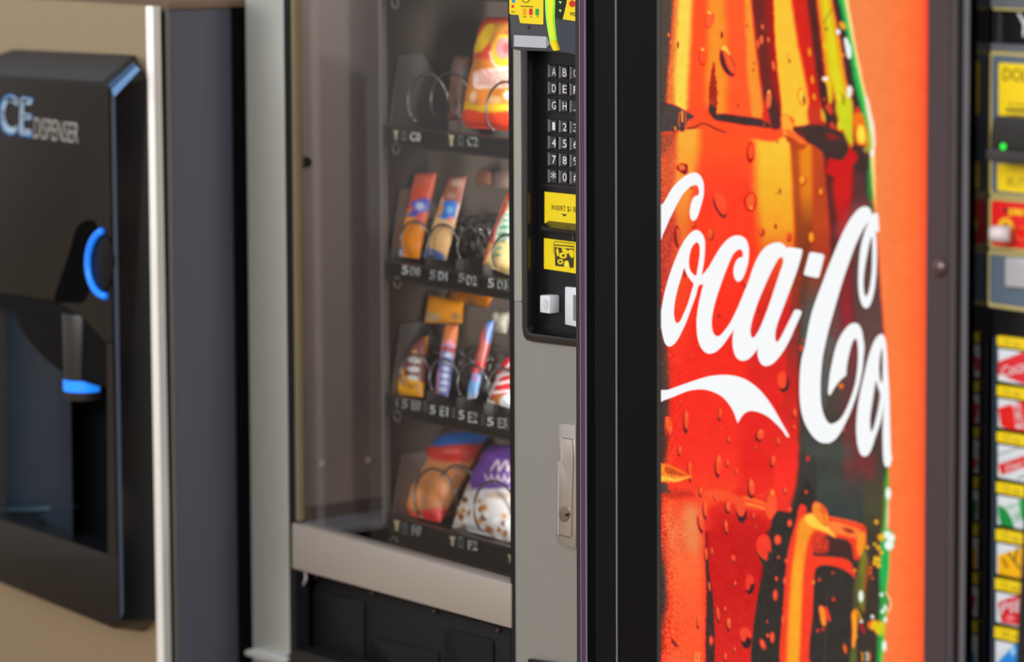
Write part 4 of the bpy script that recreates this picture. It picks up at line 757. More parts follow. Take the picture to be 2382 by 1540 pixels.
# door frame
boxo('left_stile', XS, XY(666, 0), 0, .012, .1, ZT, steel, snack, bevel=.002, label='brushed steel left door stile')
boxo('glass_channel', XY(666, 0), XY(680, 0), .001, .02, .1, ZT-.02, black_rub, snack)
boxo('glass_trim', XY(681, 0), XY(689, 0), .002, .012, zY(690, 1212, 0), ZT-.02, mat('brass_trim', (150, 134, 104), .35, .5), snack, label='thin brass coloured trim strip')
boxo('gasket', XY(1187, 0), XY(1196, 0), -.001, .014, .1, ZT-.02, black_rub, snack, label='black gasket right of the glass')
kt = zY(1214, 40, 0); kb = zY(1225, 790, 0)
X14, X26 = XY(1214, 0), XY(1226, -.004)
boxo('right_stile', XY(1196.3, 0), X14, 0, .013, zY(1200, 700, 0), ZT, steel, snack, label='brushed steel strip left of the keypad')
steel2 = mat('brushed_steel_panel', (176, 174, 166), .42, .75, noise=.05, scale=(900, 900, 14), bump=.12)
slab('right_stile', [(1196.3, 700), (1214, 700), (1214.5, 760), (1217, 778), (1224, 790), (1235, 793), (1412, 814), (1412, 2600), (1196.3, 2600)], 0, .013, steel2, snack, label='brushed steel right door panel')
boxo('door_head', XY(690, 0), XR, 0, .012, zY(1000, -330, 0), ZT, steel, snack)
slab('bottom_rail', [(679, 1217), (1188, 1359), (1188, 1462), (679, 1322)], -.003, .022, mat('satin_rail', (168, 156, 144), .5, .35, noise=.03, scale=(6, 6, 6)), snack, bevel=.0012, label='satin steel rail below the glass')
gl = obj('glass', [tuple(pY(684, 1225, .008)), tuple(pY(1190, 1365, .008)), (XY(1190, .008), .008, ZT-.03), (XY(684, .008), .008, ZT-.03)], [(0, 1, 2, 3)], glass, snack, label='clear glass of the door')
# delivery bay
dvm = mat('delivery_black', (17, 15, 14), .5, spec=.3)
boxo('delivery_bay', XY(679, .05), XGr, .06, .075, .1, zY(700, 1345, .06)+.03, mat('bay_black', (20, 18, 18), .6), snack)
slab('delivery_flap', [(742, 1338), (1186, 1466), (1186, 1720), (690, 1640), (706, 1430)], .03, .012, dvm, snack, bevel=.002, label='black plastic delivery flap')
slab('flap_panel', rrect(730, 1374, 846, 1520, 10, .22), .027, .003, mat('flap_inset', (13, 13, 14), .5, spec=.3), snack, bevel=.0008)
slab('flap_panel', rrect(1034, 1462, 1146, 1640, 10, .25), .027, .003, mat('flap_inset', (13, 13, 14), .5, spec=.3), snack, bevel=.0008)
slab('flap_panel', rrect(860, 1480, 1020, 1640, 10, .25), .0275, .003, mat('flap_inset', (13, 13, 14), .5, spec=.3), snack, bevel=.0008)
tube('flap_hook', [pY(710, 1326, .01), pY(712, 1345, .01), pY(706, 1362, .012)], .0018, mat('hook_pink', (176, 160, 168), .4), snack)
for x, y in ((738, 1341), (868, 1380), (1012, 1422), (1160, 1466)):
    q = pY(x, y, .028); tube('flap_screw', [q, q+Vector((0, -.003, 0))], .0026, mat('screw_brown', (70, 48, 42), .5), snack)
slab('kick_lip', [(568, 1513), (590, 1508), (668, 1530), (664, 1548), (600, 1536), (568, 1524)], -.012, .02, mat('lip_steel', (176, 176, 172), .4, .3), snack, bevel=.003, label='pale steel lip at the foot of the door')
slab('kick_plate', [(668, 1524), (690, 1512), (1186, 1650), (1186, 1800), (668, 1700)], -.008, .03, mat('kick_black', (22, 18, 16), .5), snack)
slab('lower_bracket', [(1228, 1533), (1300, 1544), (1300, 1570), (1228, 1560)], -.006, .008, black, snack)
# unseen lamps added to brighten the packets and the inner wall
lampm = mat('added_lamp_glow', (240, 240, 235), .5, emit=(255, 250, 240), strength=12.0)
lampt = mat('added_top_lamp_glow', (240, 240, 235), .5, emit=(250, 250, 255), strength=14.0)
boxo('added_top_lamp', XWL+.02, XWR-.02, .016, .07, ZT-.05, ZT-.035, lampt, snack, label='unseen top lamp added to light the interior')
boxo('added_top_lamp', XWL+.012, XWL+.04, .08, .3, ZT-.05, ZT-.035, lampt, snack)  # added piece over the side gap, brightens the inner wall
boxo('added_lamp_strip', XWR-.014, XWR-.002, .022, .036, zfl+.05, ZT-.1, lampm, snack, label='unseen lamp strip added to light the packets')
ll = bpy.data.lights.new('packet_fill_light', 'AREA'); ll.shape = 'RECTANGLE'; ll.size = .010; ll.size_y = .75; ll.energy = FILL_W; ll.spread = math.radians(56); ll.color = (1, .97, .92)  # added light aimed at the packets to brighten them
lo = bpy.data.objects.new('packet_fill_light', ll); C.objects.link(lo); lo.location = (XWR-.018, .024, zfl+.42)
dv_ = Vector((-math.cos(math.radians(36)), math.sin(math.radians(36)), 0)); lo.matrix_world = Matrix.Translation(lo.location) @ Matrix((Vector((0, 0, 1)).cross(-dv_), Vector((0, 0, 1)), -dv_)).transposed().to_4x4()

# trays
Yf = .08; XTL = XY(904, Yf)
def tray(rows, nm, zt_px, zb_px, lanes, codes, wide):
    """zt_px: pixel y of the tray front's top edge at x=905; zb_px: bottom edge"""
    z1_ = zY(905, zt_px, Yf); z0_ = zY(905, zb_px, Yf)
    t = boxo('product_tray', XTL-.002, XWR-.003, Yf, Yf+.003, z0_, z1_, tray_m, snack, label='dark tray carrying row '+rows)
    boxo('tray_floor', XTL, XWR-.004, Yf+.003, .62, z0_+.006, z0_+.008, tray_m, t)
    zs = z0_+.008; P1 = [(Yf+.003, zs), (Yf+.003, z1_), (Yf+.018, zs+.100), (Yf+.052, zs+.100), (Yf+.11, zs+.028), (.6, zs+.028), (.6, zs)]
    obj('tray_side', [(XTL, y, z) for y, z in P1]+[(XTL+.0015, y, z) for y, z in P1], [tuple(range(7))[::-1], tuple(range(7, 14))]+[(i, (i+1) % 7, 7+(i+1) % 7, 7+i) for i in range(7)], tray_side_m, t)
    for px in lanes:
        x = XY(px, Yf, 600); boxo('lane_divider', x-.0006, x+.0006, Yf+.004, .6, zs, zs+.028, tray_side_m, t)
    boxo('tray_lip', XTL-.002, XWR-.003, Yf-.004, Yf, z1_-.003, z1_, mat('tray_lip', (70, 64, 62), .35, .5), t)
    boxo('tray_lip', XTL-.002, XWR-.003, Yf-.004, Yf, z0_, z0_+.003, mat('tray_lip', (70, 64, 62), .35, .5), t)
    for (q, kind, s) in codes:
        l, tp, r, b = q; sl = .12
        if kind == 'y':
            flat('price_arrow', [[(l+1, tp+2), (r-1, tp+4), (r-5, (tp+b)/2+2), (r-5, b), (l+5, b-1), (l+5, (tp+b)/2+1)]], Yf-.0050, price_y, t)
        lab = slab('price_tab', rect(l-1, tp-1, r+1, b+1, .13), Yf-.0045, .003, tab_m, t)
        if s == '1': l, r = l+4.5, r-4.5
        if s: text('tab_lettering', s, [(l, tp+1), (r, tp+3), (r, b-1), (l, b-3)], Yf-.0052, price_w, t, bold=True)
    return t, zs
def coil(t, cx, cy, r, turns, pitch, phase=0.0, wr=.0016, y0=.0, off=0.0):
    """wire helix running back into the machine; cx, cy: pixel centre of its front ring"""
    c_ = pY(cx, cy, Yf+y0); n = int(turns*22); P_ = []
    for i in range(n+1):
        a = phase+2*math.pi*i/22; P_.append(Vector((c_.x-r*math.cos(a), c_.y+pitch*i/22, c_.z+r*math.sin(a))))
    return tube('coil', P_, wr, wire_m, t, n=6, label='spiral wire coil')
C_, zC = tray('C, the top one in view', 'C', 292, 338, [1040, 1230], [((914, 301, 928, 325), 'y', ''), ((933, 304, 948, 327), 'w', '1'), ((954, 306, 978, 330), 'w', 'C0'), ((1042, 311, 1058, 340), 'y', ''), ((1064, 314, 1080, 339), 'w', '1'), ((1087, 316, 1111, 342), 'w', 'C2'), ((1182, 322, 1192, 340), 'y', '')], True)
D_, zD = tray('D, the second in view', 'D', 606, 650, [985, 1055, 1118, 1186], [((935, 616, 950, 640), 'w', '5'), ((955, 619, 977, 643), 'w', 'D0'), ((1000, 627, 1014, 652), 'w', '5'), ((1020, 630, 1040, 654), 'w', 'D1'), ((1067, 634, 1081, 658), 'w', '5'), ((1086, 639, 1108, 665), 'w', 'D2'), ((1135, 646, 1149, 671), 'w', '5'), ((1157, 650, 1179, 675), 'w', 'D3')], False)
E_, zE = tray('E, the third in view', 'E', 917, 962, [985, 1055, 1118, 1186], [((917, 926, 929, 947), 'w', '1'), ((935, 928, 948, 952), 'w', '5'), ((957, 930, 978, 956), 'w', 'E0'), ((983, 933, 996, 957), 'w', '1'), ((1000, 941, 1013, 965), 'w', '5'), ((1023, 944, 1042, 970), 'w', 'E1'), ((1049, 949, 1062, 972), 'w', '1'), ((1067, 953, 1080, 978), 'w', '5'), ((1089, 957, 1110, 985), 'w', 'E2'), ((1118, 965, 1130, 989), 'w', '1'), ((1133, 969, 1148, 993), 'w', '5'), ((1158, 971, 1178, 998), 'w', 'E3')], False)
F_, zF = tray('F, the lowest', 'F', 1196, 1262, [1040, 1230], [((915, 1208, 931, 1235), 'y', ''), ((934, 1217, 950, 1242), 'w', '1'), ((958, 1221, 979, 1247), 'w', 'F0'), ((1045, 1245, 1060, 1270), 'y', ''), ((1064, 1248, 1080, 1274), 'w', '1'), ((1089, 1256, 1110, 1281), 'w', 'F2'), ((1180, 1288, 1192, 1310), 'y', '')], True)
Bt, zB = tray('B, above the picture', 'B', -70, -10, [1040, 1230], [], True)
boxo('tray_apron', XTL-.002, XWR-.004, Yf-.001, Yf+.02, .3, zF-.012, mat('apron_brown', (62, 48, 40), .6), F_)
for (x, y) in ((922, 345), (925, 657), (925, 968), (918, 1262), (920, 6)):
    q = pY(x, y, Yf-.001); ring = [q+Vector((.0065*math.cos(a*math.pi/6), 0, .0065*math.sin(a*math.pi/6))) for a in range(13)]
    tube('roller_rim', ring, .0016, mat('roller_grey', (104, 100, 96), .4), snack, n=6)
def small_coils(t, pts, r, turns=4, pitch=.034, phase=-1.5):
    for (x, y) in pts: coil(t, x, y, r, turns, pitch, phase)
small_coils(C_, [(970, 228), (1153, 248)], .028, 4, .034, -1.5)
small_coils(D_, [(945, 552), (1010, 560), (1078, 568), (1160, 585)], .0185, 5, .03, -1.3)
small_coils(E_, [(945, 862), (1012, 874), (1078, 886), (1148, 896)], .0185, 5, .03, -1.3)
small_coils(F_, [(985, 1150), (1125, 1180)], .029, 4, .036, -1.5)

# ================================================================ PACKETS

def p_chips(cv):
    P = cv.poly
    P([(1090, 30), (1250, 30), (1250, 120), (1090, 130)], (214, 70, 40), 4); P([(1130, 60), (1200, 55), (1190, 90), (1130, 100)], (206, 160, 60), 6, .8); P([(1095, 118), (1130, 60), (1150, 62), (1125, 115)], (236, 190, 30), 3)
    P([(1145, 95), (1200, 70), (1240, 120), (1180, 140)], (200, 50, 60), 5); cv.ell(1172, 118, 30, 40, (240, 190, 30), 0, 3); cv.ell(1172, 112, 20, 26, (226, 150, 150), 0, 3); cv.ell(1178, 112, 8, 12, (208, 90, 100), 0, 3)
    cv.line([(1140, 120), (1150, 150), (1180, 158), (1230, 150)], 4, (246, 240, 230), 2)
    P([(1100, 175), (1118, 163), (1250, 150), (1250, 196), (1140, 205), (1105, 205)], (252, 222, 214), 3)
    for i in range(14): x = 1110+i*7; cv.line([(x, 168+random.uniform(-4, 4)), (x+8, 186), (x+2, 198)], 2.4, (224, 110, 90), 1.4)
    P([(1060, 262), (1082, 236), (1110, 246), (1150, 242), (1200, 244), (1260, 240), (1260, 262), (1100, 266)], (250, 196, 16), 3); P([(1060, 266), (1090, 254), (1130, 262), (1200, 256), (1260, 258), (1260, 320), (1060, 320)], (232, 64, 24), 3)
    cv.ell(1184, 222, 12, 10, (252, 246, 238), 0, 3); cv.ell(1150, 232, 16, 9, (240, 200, 150), 0, 3, .8); cv.ell(1100, 226, 8, 14, (246, 214, 190), 20, 4, .8)

tag(pouch('chip_bag', [(1128, 40), (1246, 40), (1206, 306), (1076, 296)], Yf+.030, Yf+.065, .045, p_chips, vc, None, 34, 60, base=(226, 134, 44)), 'orange and red bag of chips in the top row', 'chip bag')
def p_reflection(cv):
    cv.ell(1072, 160, 14, 20, (120, 92, 96), 0, 4, .7); cv.ell(1082, 172, 5, 9, (110, 130, 170), -20, 3, .8); cv.ell(1062, 240, 6, 8, (52, 42, 34), 0, 3)
tag(pouch('snack_packet', [(1058, 128), (1092, 132), (1082, 290), (1042, 286)], Yf+.05, Yf+.07, .02, p_reflection, vc, None, 12, 20, base=(112, 78, 62)), 'dim brown shape in place of a reflection left of the orange chip bag', 'packet')  # dull brown reflection built as a packet shape
def bar(name, q, paint, base, label, group=None, dy=.016, th=.013, lean=.024, cat='candy bar', n=(16, 44)):
    return tag(pouch(name, q, Yf+dy, Yf+dy+lean, th, paint, vc, None, n[0], n[1], base=base), label, cat, group)
def p_d0(cv):
    P = cv.poly
    P([(920, 380), (1030, 380), (1015, 470), (930, 480)], (206, 72, 34), 4); P([(960, 400), (1010, 400), (1005, 420), (958, 440)], (196, 98, 80), 6, .7)
    P([(955, 470), (1000, 462), (992, 500), (945, 502), (962, 486)], (70, 80, 190), 2); cv.ell(977, 480, 11, 10, (190, 196, 230), 0, 3); P([(968, 502), (990, 492), (984, 524), (972, 520)], (226, 90, 80), 2); cv.ell(933, 588, 7, 14, (186, 186, 220), 10, 3)
bar('candy_bar', [(966, 404), (1016, 402), (976, 602), (927, 596)], p_d0, (246, 144, 16), 'orange candy bar with a blue badge, leftmost in the second row', 'candy bars in the second row')
def p_d1(cv):
    P = cv.poly
    P([(1030, 390), (1100, 390), (1075, 470), (1035, 474)], (150, 80, 62), 3); cv.ell(1062, 425, 14, 10, (190, 170, 160), -10, 5, .8); cv.ell(1050, 455, 10, 8, (186, 150, 136), 0, 4, .8)
    P([(1028, 472), (1062, 470), (1056, 508), (1014, 502)], (36, 116, 214), 2); cv.ell(1046, 488, 8, 9, (120, 180, 236), 0, 3); P([(1016, 480), (1032, 476), (1026, 500), (1012, 500)], (240, 150, 50), 2, .9); P([(1042, 506), (1054, 504), (1050, 518), (1044, 516)], (226, 120, 140), 2); P([(980, 574), (1030, 590), (1028, 612), (980, 606)], (90, 116, 180), 4)
bar('candy_bar', [(1045, 412), (1086, 408), (1038, 606), (984, 598)], p_d1, (238, 190, 128), 'cream candy bar with a bright blue band in the second row', 'candy bars in the second row')
def p_d3(cv):
    P = cv.poly
    P([(1180, 450), (1192, 440), (1160, 540), (1135, 590), (1120, 620), (1116, 600), (1150, 530)], (226, 70, 64), 3); P([(1170, 500), (1200, 490), (1196, 560), (1150, 560)], (214, 232, 206), 3)
    for i in range(5): cv.line([(1165-i*4, 530+i*16), (1180-i*4, 528+i*16)], 6, (60, 160, 130), 1.5); cv.line([(1178-i*2, 470+i*14), (1200, 472+i*14)], 3, (80, 180, 150), 2)
    for i in range(12): cv.ell(random.uniform(1130, 1200), random.uniform(560, 640), 6, 5, random.choice([(244, 196, 110), (240, 214, 150), (236, 170, 90)]), 0, 4, .8)
bar('snack_packet', [(1184, 442), (1240, 436), (1186, 640), (1122, 616)], p_d3, (240, 206, 140), 'pale packet with red edge and green lettering in the second row', cat='packet', th=.02)
for i, (q, c_) in enumerate([([(1060, 402), (1104, 402), (1098, 440), (1056, 440)], (120, 78, 60)), ([(1100, 396), (1150, 398), (1144, 430), (1098, 430)], (110, 74, 58)), ([(1150, 398), (1196, 402), (1190, 440), (1148, 436)], (116, 96, 90))]):
    nm = ['brown candy bar far back behind the cream one', 'dark brown bar far back in the second row, behind the empty coil', 'greyish bar far back in the second row, beside the steel frame'][i]
    o = pouch('candy_bar', q, Yf+.14, Yf+.15, .015, lambda cv: None, vc, None, 10, 12, base=c_); tag(o, nm, 'candy bar', 'bars far back in the second row')
def p_e0(cv):
    P = cv.poly
    P([(930, 800), (985, 760), (990, 900), (925, 880)], (130, 66, 60), 4)
    for i, y in enumerate((838, 859, 880)): cv.ell(965-i*3, y, 15, 7.5, (236, 236, 238), 5, 2)
    cv.ell(965, 822, 8, 8, (246, 200, 120), 0, 3, .7); P([(905, 890), (935, 850), (945, 880), (985, 890), (988, 925), (905, 925)], (250, 172, 14), 3); cv.ell(962, 898, 12, 3, (150, 100, 60), -15, 2, .8); cv.ell(978, 905, 6, 12, (220, 140, 70), 0, 3, .7)
bar('candy_bag', [(972, 796), (996, 780), (984, 924), (908, 914)], p_e0, (240, 166, 24), 'yellow candy bag with white lettering, leftmost in the third row', 'candy in the third row', cat='candy bag', th=.018)
def p_yel(cv):
    cv.ell(1005, 738, 20, 10, (170, 160, 140), 0, 4, .8); cv.ell(1060, 736, 10, 8, (140, 110, 90), 0, 4, .8); cv.ell(1095, 702, 10, 9, (140, 110, 96), 0, 4, .8)
bar('candy_bag', [(998, 684), (1078, 702), (1076, 752), (988, 750)], p_yel, (222, 142, 20), 'yellow folded candy bag standing behind in the third row', 'candy in the third row', dy=.05, cat='candy bag', lean=.01, n=(20, 16))
bar('candy_bag', [(1044, 674), (1146, 690), (1134, 716), (1044, 700)], p_yel, (206, 120, 22), 'orange-yellow bag farthest back under the second tray', 'candy in the third row', dy=.09, cat='candy bag', lean=.01, n=(20, 12))
def p_e1(cv):
    P = cv.poly
    P([(1025, 740), (1075, 740), (1062, 812), (1028, 808)], (226, 130, 76), 3); P([(1026, 802), (1062, 808), (1050, 924), (1010, 918)], (232, 150, 170), 3)
    P([(1030, 812), (1054, 816), (1046, 916), (1020, 908)], (120, 130, 206), 3)
    for i in range(6): cv.ell(1042-i*2.4, 826+i*16, 9, 5, (228, 232, 248), 8, 2)
    P([(1032, 806), (1062, 812), (1060, 820), (1030, 814)], (190, 60, 50), 2)
bar('candy_bar', [(1038, 754), (1066, 756), (1042, 924), (1014, 914)], p_e1, (222, 150, 150), 'orange-topped candy bar with pink edge and blue lettering, third row', 'candy in the third row')
def p_e2(cv):
    P = cv.poly
    P([(1120, 740), (1160, 740), (1140, 840), (1105, 850)], (176, 80, 76), 3); P([(1132, 745), (1155, 742), (1140, 800), (1130, 790)], (90, 120, 180), 3); P([(1095, 850), (1125, 840), (1116, 870), (1098, 872)], (226, 50, 50), 2)
    P([(1085, 880), (1120, 868), (1112, 910), (1080, 935)], (120, 170, 226), 3); cv.ell(1105, 880, 8, 8, (220, 120, 180), 0, 3, .7); cv.ell(1090, 924, 8, 10, (196, 206, 220), 20, 3)
bar('candy_bar', [(1131, 746), (1149, 744), (1108, 926), (1086, 930)], p_e2, (200, 190, 220), 'slim red and blue candy bar, third in the third row', 'candy in the third row')
def p_wh(cv): cv.ell(1150, 735, 10, 14, (190, 186, 170), 0, 3); cv.ell(1170, 745, 8, 16, (150, 150, 140), 0, 3)
bar('snack_packet', [(1148, 722), (1186, 726), (1176, 776), (1146, 772)], p_wh, (130, 126, 116), 'crumpled grey-white packet behind the slim bar in the third row', dy=.06, cat='packet', lean=.01, n=(12, 14))
def p_e3(cv):
    P = cv.poly
    for (a, b, c_) in (((1150, 878), (1200, 862), 9), ((1142, 896), (1200, 884), 7), ((1136, 914), (1200, 908), 7)): cv.line([a, b], c_, (244, 240, 240), 1.5)
    cv.line([(1130, 940), (1160, 880), (1200, 830)], 6, (246, 240, 240), 1.5); P([(1150, 922), (1170, 918), (1168, 945), (1148, 940)], (190, 120, 50), 2); P([(1168, 922), (1200, 916), (1200, 950), (1164, 948)], (236, 244, 244), 2); cv.ell(1142, 938, 9, 8, (248, 240, 240), 0, 2)
bar('snack_packet', [(1182, 828), (1240, 826), (1200, 954), (1132, 934)], p_e3, (222, 40, 44), 'red packet with white stripes beside the steel frame, third row', cat='packet', th=.022)
def p_f0(cv):
    P = cv.poly
    P([(1010, 970), (1130, 980), (1110, 1068), (985, 1060)], (190, 50, 40), 4); P([(1020, 985), (1110, 985), (1100, 1005), (1018, 1010)], (150, 110, 96), 5, .9); P([(1000, 1020), (1060, 1005), (1140, 1000), (1130, 1030), (1070, 1034), (1005, 1038)], (40, 92, 166), 4); cv.ell(1050, 1050, 24, 5, (226, 130, 120), 0, 3, .7)
    P([(905, 1160), (925, 1165), (960, 1190), (905, 1200)], (232, 60, 56), 3); P([(960, 1195), (1035, 1180), (1035, 1225), (960, 1215)], (236, 50, 46), 4); cv.ell(915, 1192, 16, 5, (170, 160, 176), 8, 3); cv.ell(940, 1158, 6, 8, (120, 110, 190), 0, 3, .8)
    cv.ell(965, 1160, 16, 30, (244, 160, 96), 10, 6, .8); cv.ell(1015, 1150, 18, 34, (232, 146, 84), 10, 6, .8)
bar('bun_packet', [(1030, 992), (1140, 1002), (1024, 1216), (912, 1190)], p_f0, (196, 128, 78), 'clear packet of brown buns with red and blue print, bottom row', cat='packet', dy=.03, lean=.075, th=.04, n=(40, 50))
def p_f1(cv):
    P = cv.poly
    P([(1110, 1020), (1260, 1020), (1250, 1140), (1100, 1140)], (98, 58, 140), 4); P([(1105, 1136), (1260, 1140), (1260, 1150), (1100, 1146)], (150, 136, 170), 2)
    for i in range(3): cv.line([(1142+i*20, 1094), (1158+i*20, 1072), (1160+i*20, 1096)], 5, (206, 196, 190), 2)
    for i in range(5): cv.line([(1128+i*15, 1104), (1136+i*15, 1122), (1142+i*15, 1106)], 4, (206, 196, 196), 2)
    P([(1040, 1160), (1100, 1140), (1260, 1150), (1260, 1290), (1040, 1260)], (226, 224, 226), 6, .9); cv.ell(1160, 1152, 30, 7, (150, 110, 70), 0, 6, .5)
    for i in range(60):
        x = random.uniform(1050, 1240); y = random.uniform(1160, 1270); cv.ell(x, y, random.uniform(4, 8), random.uniform(5, 9), random.choice([(206, 130, 50), (112, 52, 28), (250, 250, 250), (226, 150, 66), (240, 244, 250), (170, 96, 40)]), 20, 2, .95)
bar('snack_bag', [(1140, 1034), (1250, 1040), (1206, 1264), (1052, 1226)], p_f1, (180, 160, 140), 'purple topped clear snack bag with white and brown pieces, bottom row', cat='snack bag', dy=.03, lean=.05, th=.045, n=(44, 56))
# ================================================================ KEYPAD, READER, HANDLE (parts of the snack machine)
kp = mat('keypad_black', (13, 13, 14), .35, spec=.5)
X26 = XY(1226, -.004); Ykp = depth_at(1253, X26); X53 = X26
kz0 = zY(1226, 772, -.004)
plate = boxo('keypad_plate', X26-.001, XR-.003, Ykp, Ykp+.004, kb-.0, kt+.15, kp, snack, label='black recessed keypad plate')
boxo('recess_wall', X26-.002, X26, -.003, Ykp, kb, kt+.15, mat('recess_navy_black', (16, 17, 24), .35), plate)
slab('bezel', [(1214, 60), (1226, 60), (1226, 760), (1229, 771), (1236, 775), (1404, 796), (1404, 815), (1236, 795), (1226, 791), (1218, 784), (1214.5, 766)], -.004, .008, mat('bezel_brown_black', (34, 27, 26), .22, spec=.6), plate, bevel=.0012, label='glossy brown-black bezel')
obj('recess_floor', [tuple(pY(1226, 771, -.003)), tuple(pY(1404, 794, -.003)), (pY(1404, 794, -.003).x, Ykp, pY(1404, 794, -.003).z+.000), (X26, Ykp, pY(1226, 771, -.003).z)], [(0, 1, 2, 3)], kp, plate)
KY = Ykp-.004
keym = mat('grey_key', (42, 42, 46), .3, spec=.6); keyd = mat('key_edge', (116, 116, 120), .3); glyph = mat('white_key_ink', (226, 222, 216), .5)
cols = [(1274.5, 1295.5), (1299.5, 1320.5), (1324.7, 1345.7), ]
rows_ = [('ABC', 149.5, 180.5), ('DEF', 188.5, 219), ('GHJ', 228, 258.5), ('123', 276.5, 307), ('456', 315, 346), ('789', 354, 385), ('*0#', 393, 424.5)]
for s, t_, b_ in rows_:
    for i, (l, r) in enumerate(cols):
        dy = 1.9*i
        q = [(l, t_+dy), (r, t_+dy+1.6), (r, b_+dy+1.6), (l, b_+dy)]
        v, f = slab_geo(q, KY, .0045)
        # dished cap: a sloping inner face
        q2 = [(l+4.5, t_+dy+3), (r-1.2, t_+dy+4), (r-1.2, b_+dy), (l+4.5, b_+dy-1.6)]
        n0 = len(v); v = v+[tuple(pY(x, y, KY-.0012)) for x, y in q2]
        f = [g_ for g_ in f if set(g_) != {0, 1, 2, 3}]+[(0, 1, n0+1, n0), (1, 2, n0+2, n0+1), (2, 3, n0+3, n0+2), (3, 0, n0, n0+3), (n0, n0+1, n0+2, n0+3)]
        mi = [0]*(len(f)-5)+[0, 0, 0, 1, 0]
        tv, tf = text_geo(s[i]); g_ = quadmap([(l+9.5, t_+dy+7.5), (r-2.5, t_+dy+8.5), (r-2.5, b_+dy-4), (l+9.5, b_+dy-5)] if s[i] not in '1*' else ([(l+10.5, t_+dy+7.5), (r-4.5, t_+dy+8.5), (r-4.5, b_+dy-4), (l+10.5, b_+dy-5)] if s[i] == '1' else [(l+7, t_+dy+6), (r-2, t_+dy+7), (r-2, b_+dy-8), (l+7, b_+dy-9)]), KY-.0015)
        n1 = len(v); v = v+[tuple(g_(a, b)) for a, b in tv]; f = f+[tuple(n1+k for k in fc) for fc in tf]; mi += [2]*len(tf)
        ko = obj('key', v, f, None, plate, mats=[keym, keyd, glyph], mi=mi)
flat('plate_line', [rect(1262, 429.5, 1345, 431, .085)], Ykp-.0003, mat('groove_grey', (58, 56, 56), .4), plate)
# stickers and note slot
Ys = Ykp-.0015
def sticker(name, q, parent, Y, m=yellow_m, th=.0008, **k): return slab(name, q, Y, th, m, parent, **k)
sticker('sticker', [(1266.8, 446), (1345, 453.6), (1345, 527), (1266.8, 519)], plate, Ys, label='yellow sticker reading INSERT $1 BILL')
text('sticker_lettering', 'INSERT $1 BILL', [(1283, 476.5), (1352, 482.5), (1352, 497.5), (1283, 489)], Ys-.0003, ink, plate)
flat('sticker_arrow', [[(1305.5, 497), (1319, 499), (1312.5, 503.5)]], Ys-.0003, ink, plate)
sticker('sticker', [(1265.5, 554), (1345, 564), (1345, 637), (1265.5, 625)], plate, Ys, label='yellow sticker with a drawing of a note being inserted')
def pz(pts): return [(1170+u/3.667, 400+v/3.667) for u, v in pts]
dark_ol = mat('sticker_drawing', (56, 48, 14), .6)
flat('sticker_drawing', [pz([(440, 618), (606, 632), (602, 820), (445, 800)])], Ys-.0003, dark_ol, plate)
for lp in ([(455, 630), (600, 643), (598, 655), (455, 642)], [(505, 650), (540, 660), (560, 690), (535, 700), (505, 675)], [(556, 670), (600, 668), (598, 730), (575, 722)], [(490, 690), (530, 690), (545, 715), (530, 738), (495, 735), (478, 715)], [(468, 750), (500, 745), (515, 765), (500, 788), (470, 780)], [(525, 765), (545, 755), (560, 770), (568, 810), (570, 838), (530, 832), (520, 800)], [(455, 660), (470, 655), (478, 700), (462, 720)]):
    flat('sticker_drawing', [crom(pz(lp), 3)], Ys-.0005, yellow_m, plate)
for lp in ([(503, 705), (522, 705), (526, 720), (508, 724)], [(478, 758), (498, 758), (500, 772), (480, 772)], [(533, 775), (553, 768), (556, 800), (540, 810)]):
    flat('sticker_drawing', [crom(pz(lp), 3)], Ys-.0007, dark_ol if lp[0][0] != 533 else mat('pale_yellow', (244, 226, 90), .5), plate)
tube('sticker_outline', [pY(x, y, Ys-.0004) for x, y in pz([(440, 700), (432, 690), (434, 600), (445, 592), (612, 612)])], .0003, ink, plate, n=4)
hoodA = [pY(x, y, Ykp-.001) for x, y in ((1277, 513), (1345, 520.5))]; hoodB = [pY(x, y, Ykp-.014) for x, y in ((1258, 527), (1345, 537))]
hm = mat('hood_black', (30, 29, 24), .25, spec=.6)
obj('note_slot_hood', [tuple(p) for p in (hoodA[0], hoodA[1], hoodB[1], hoodB[0])]+[(p.x, p.y+.001, p.z-.004) for p in (hoodA[0], hoodA[1], hoodB[1], hoodB[0])], [(0, 1, 2, 3), (7, 6, 5, 4), (3, 2, 6, 7), (0, 3, 7, 4)], hm, plate, label='black hood over the note slot')
slab('note_slot', [(1261, 529), (1345, 538), (1345, 563), (1261, 553)], Ykp-.001, .0015, mat('slot_black', (4, 4, 5), .4), plate)
flat('slot_edge', [rect(1331.5, 535, 1333, 561)], Ykp-.0015, mat('slot_grey', (120, 120, 122), .4), plate)
# white button and coin slot
bb = [pY(x, y, Ykp-.014) for x, y in ((1255.5, 686.5), (1278.5, 688.5), (1278.5, 730), (1255.5, 727))]
bv = [tuple(p) for p in bb]; xw = bb[1].x-bb[0].x
back = [(p.x, Ykp, p.z) for p in bb]
obj('push_button', bv+back, BOXF, white_p, plate, bevel=.0014, label='white square push button')
cc = [(pY(x, y, Ykp-.0147)) for x, y in ellipse(1268.5, 708, 5.5, 13, 16)]
obj('push_button_dish', [tuple(p) for p in cc], [tuple(range(16))], mat('dish_white', (198, 200, 203), .4), plate)
ins = [(1313.5, 667), (1350, 670.5), (1350, 763), (1313.5, 755)]
slab('coin_slot', ins, Ykp-.004, .004, white_p, plate, bevel=.0012, label='white coin slot surround')
slab('coin_opening', [(1333, 686), (1350, 688), (1350, 749), (1333, 745)], Ykp-.0048, .001, mat('coin_grey', (120, 122, 124), .4), plate)
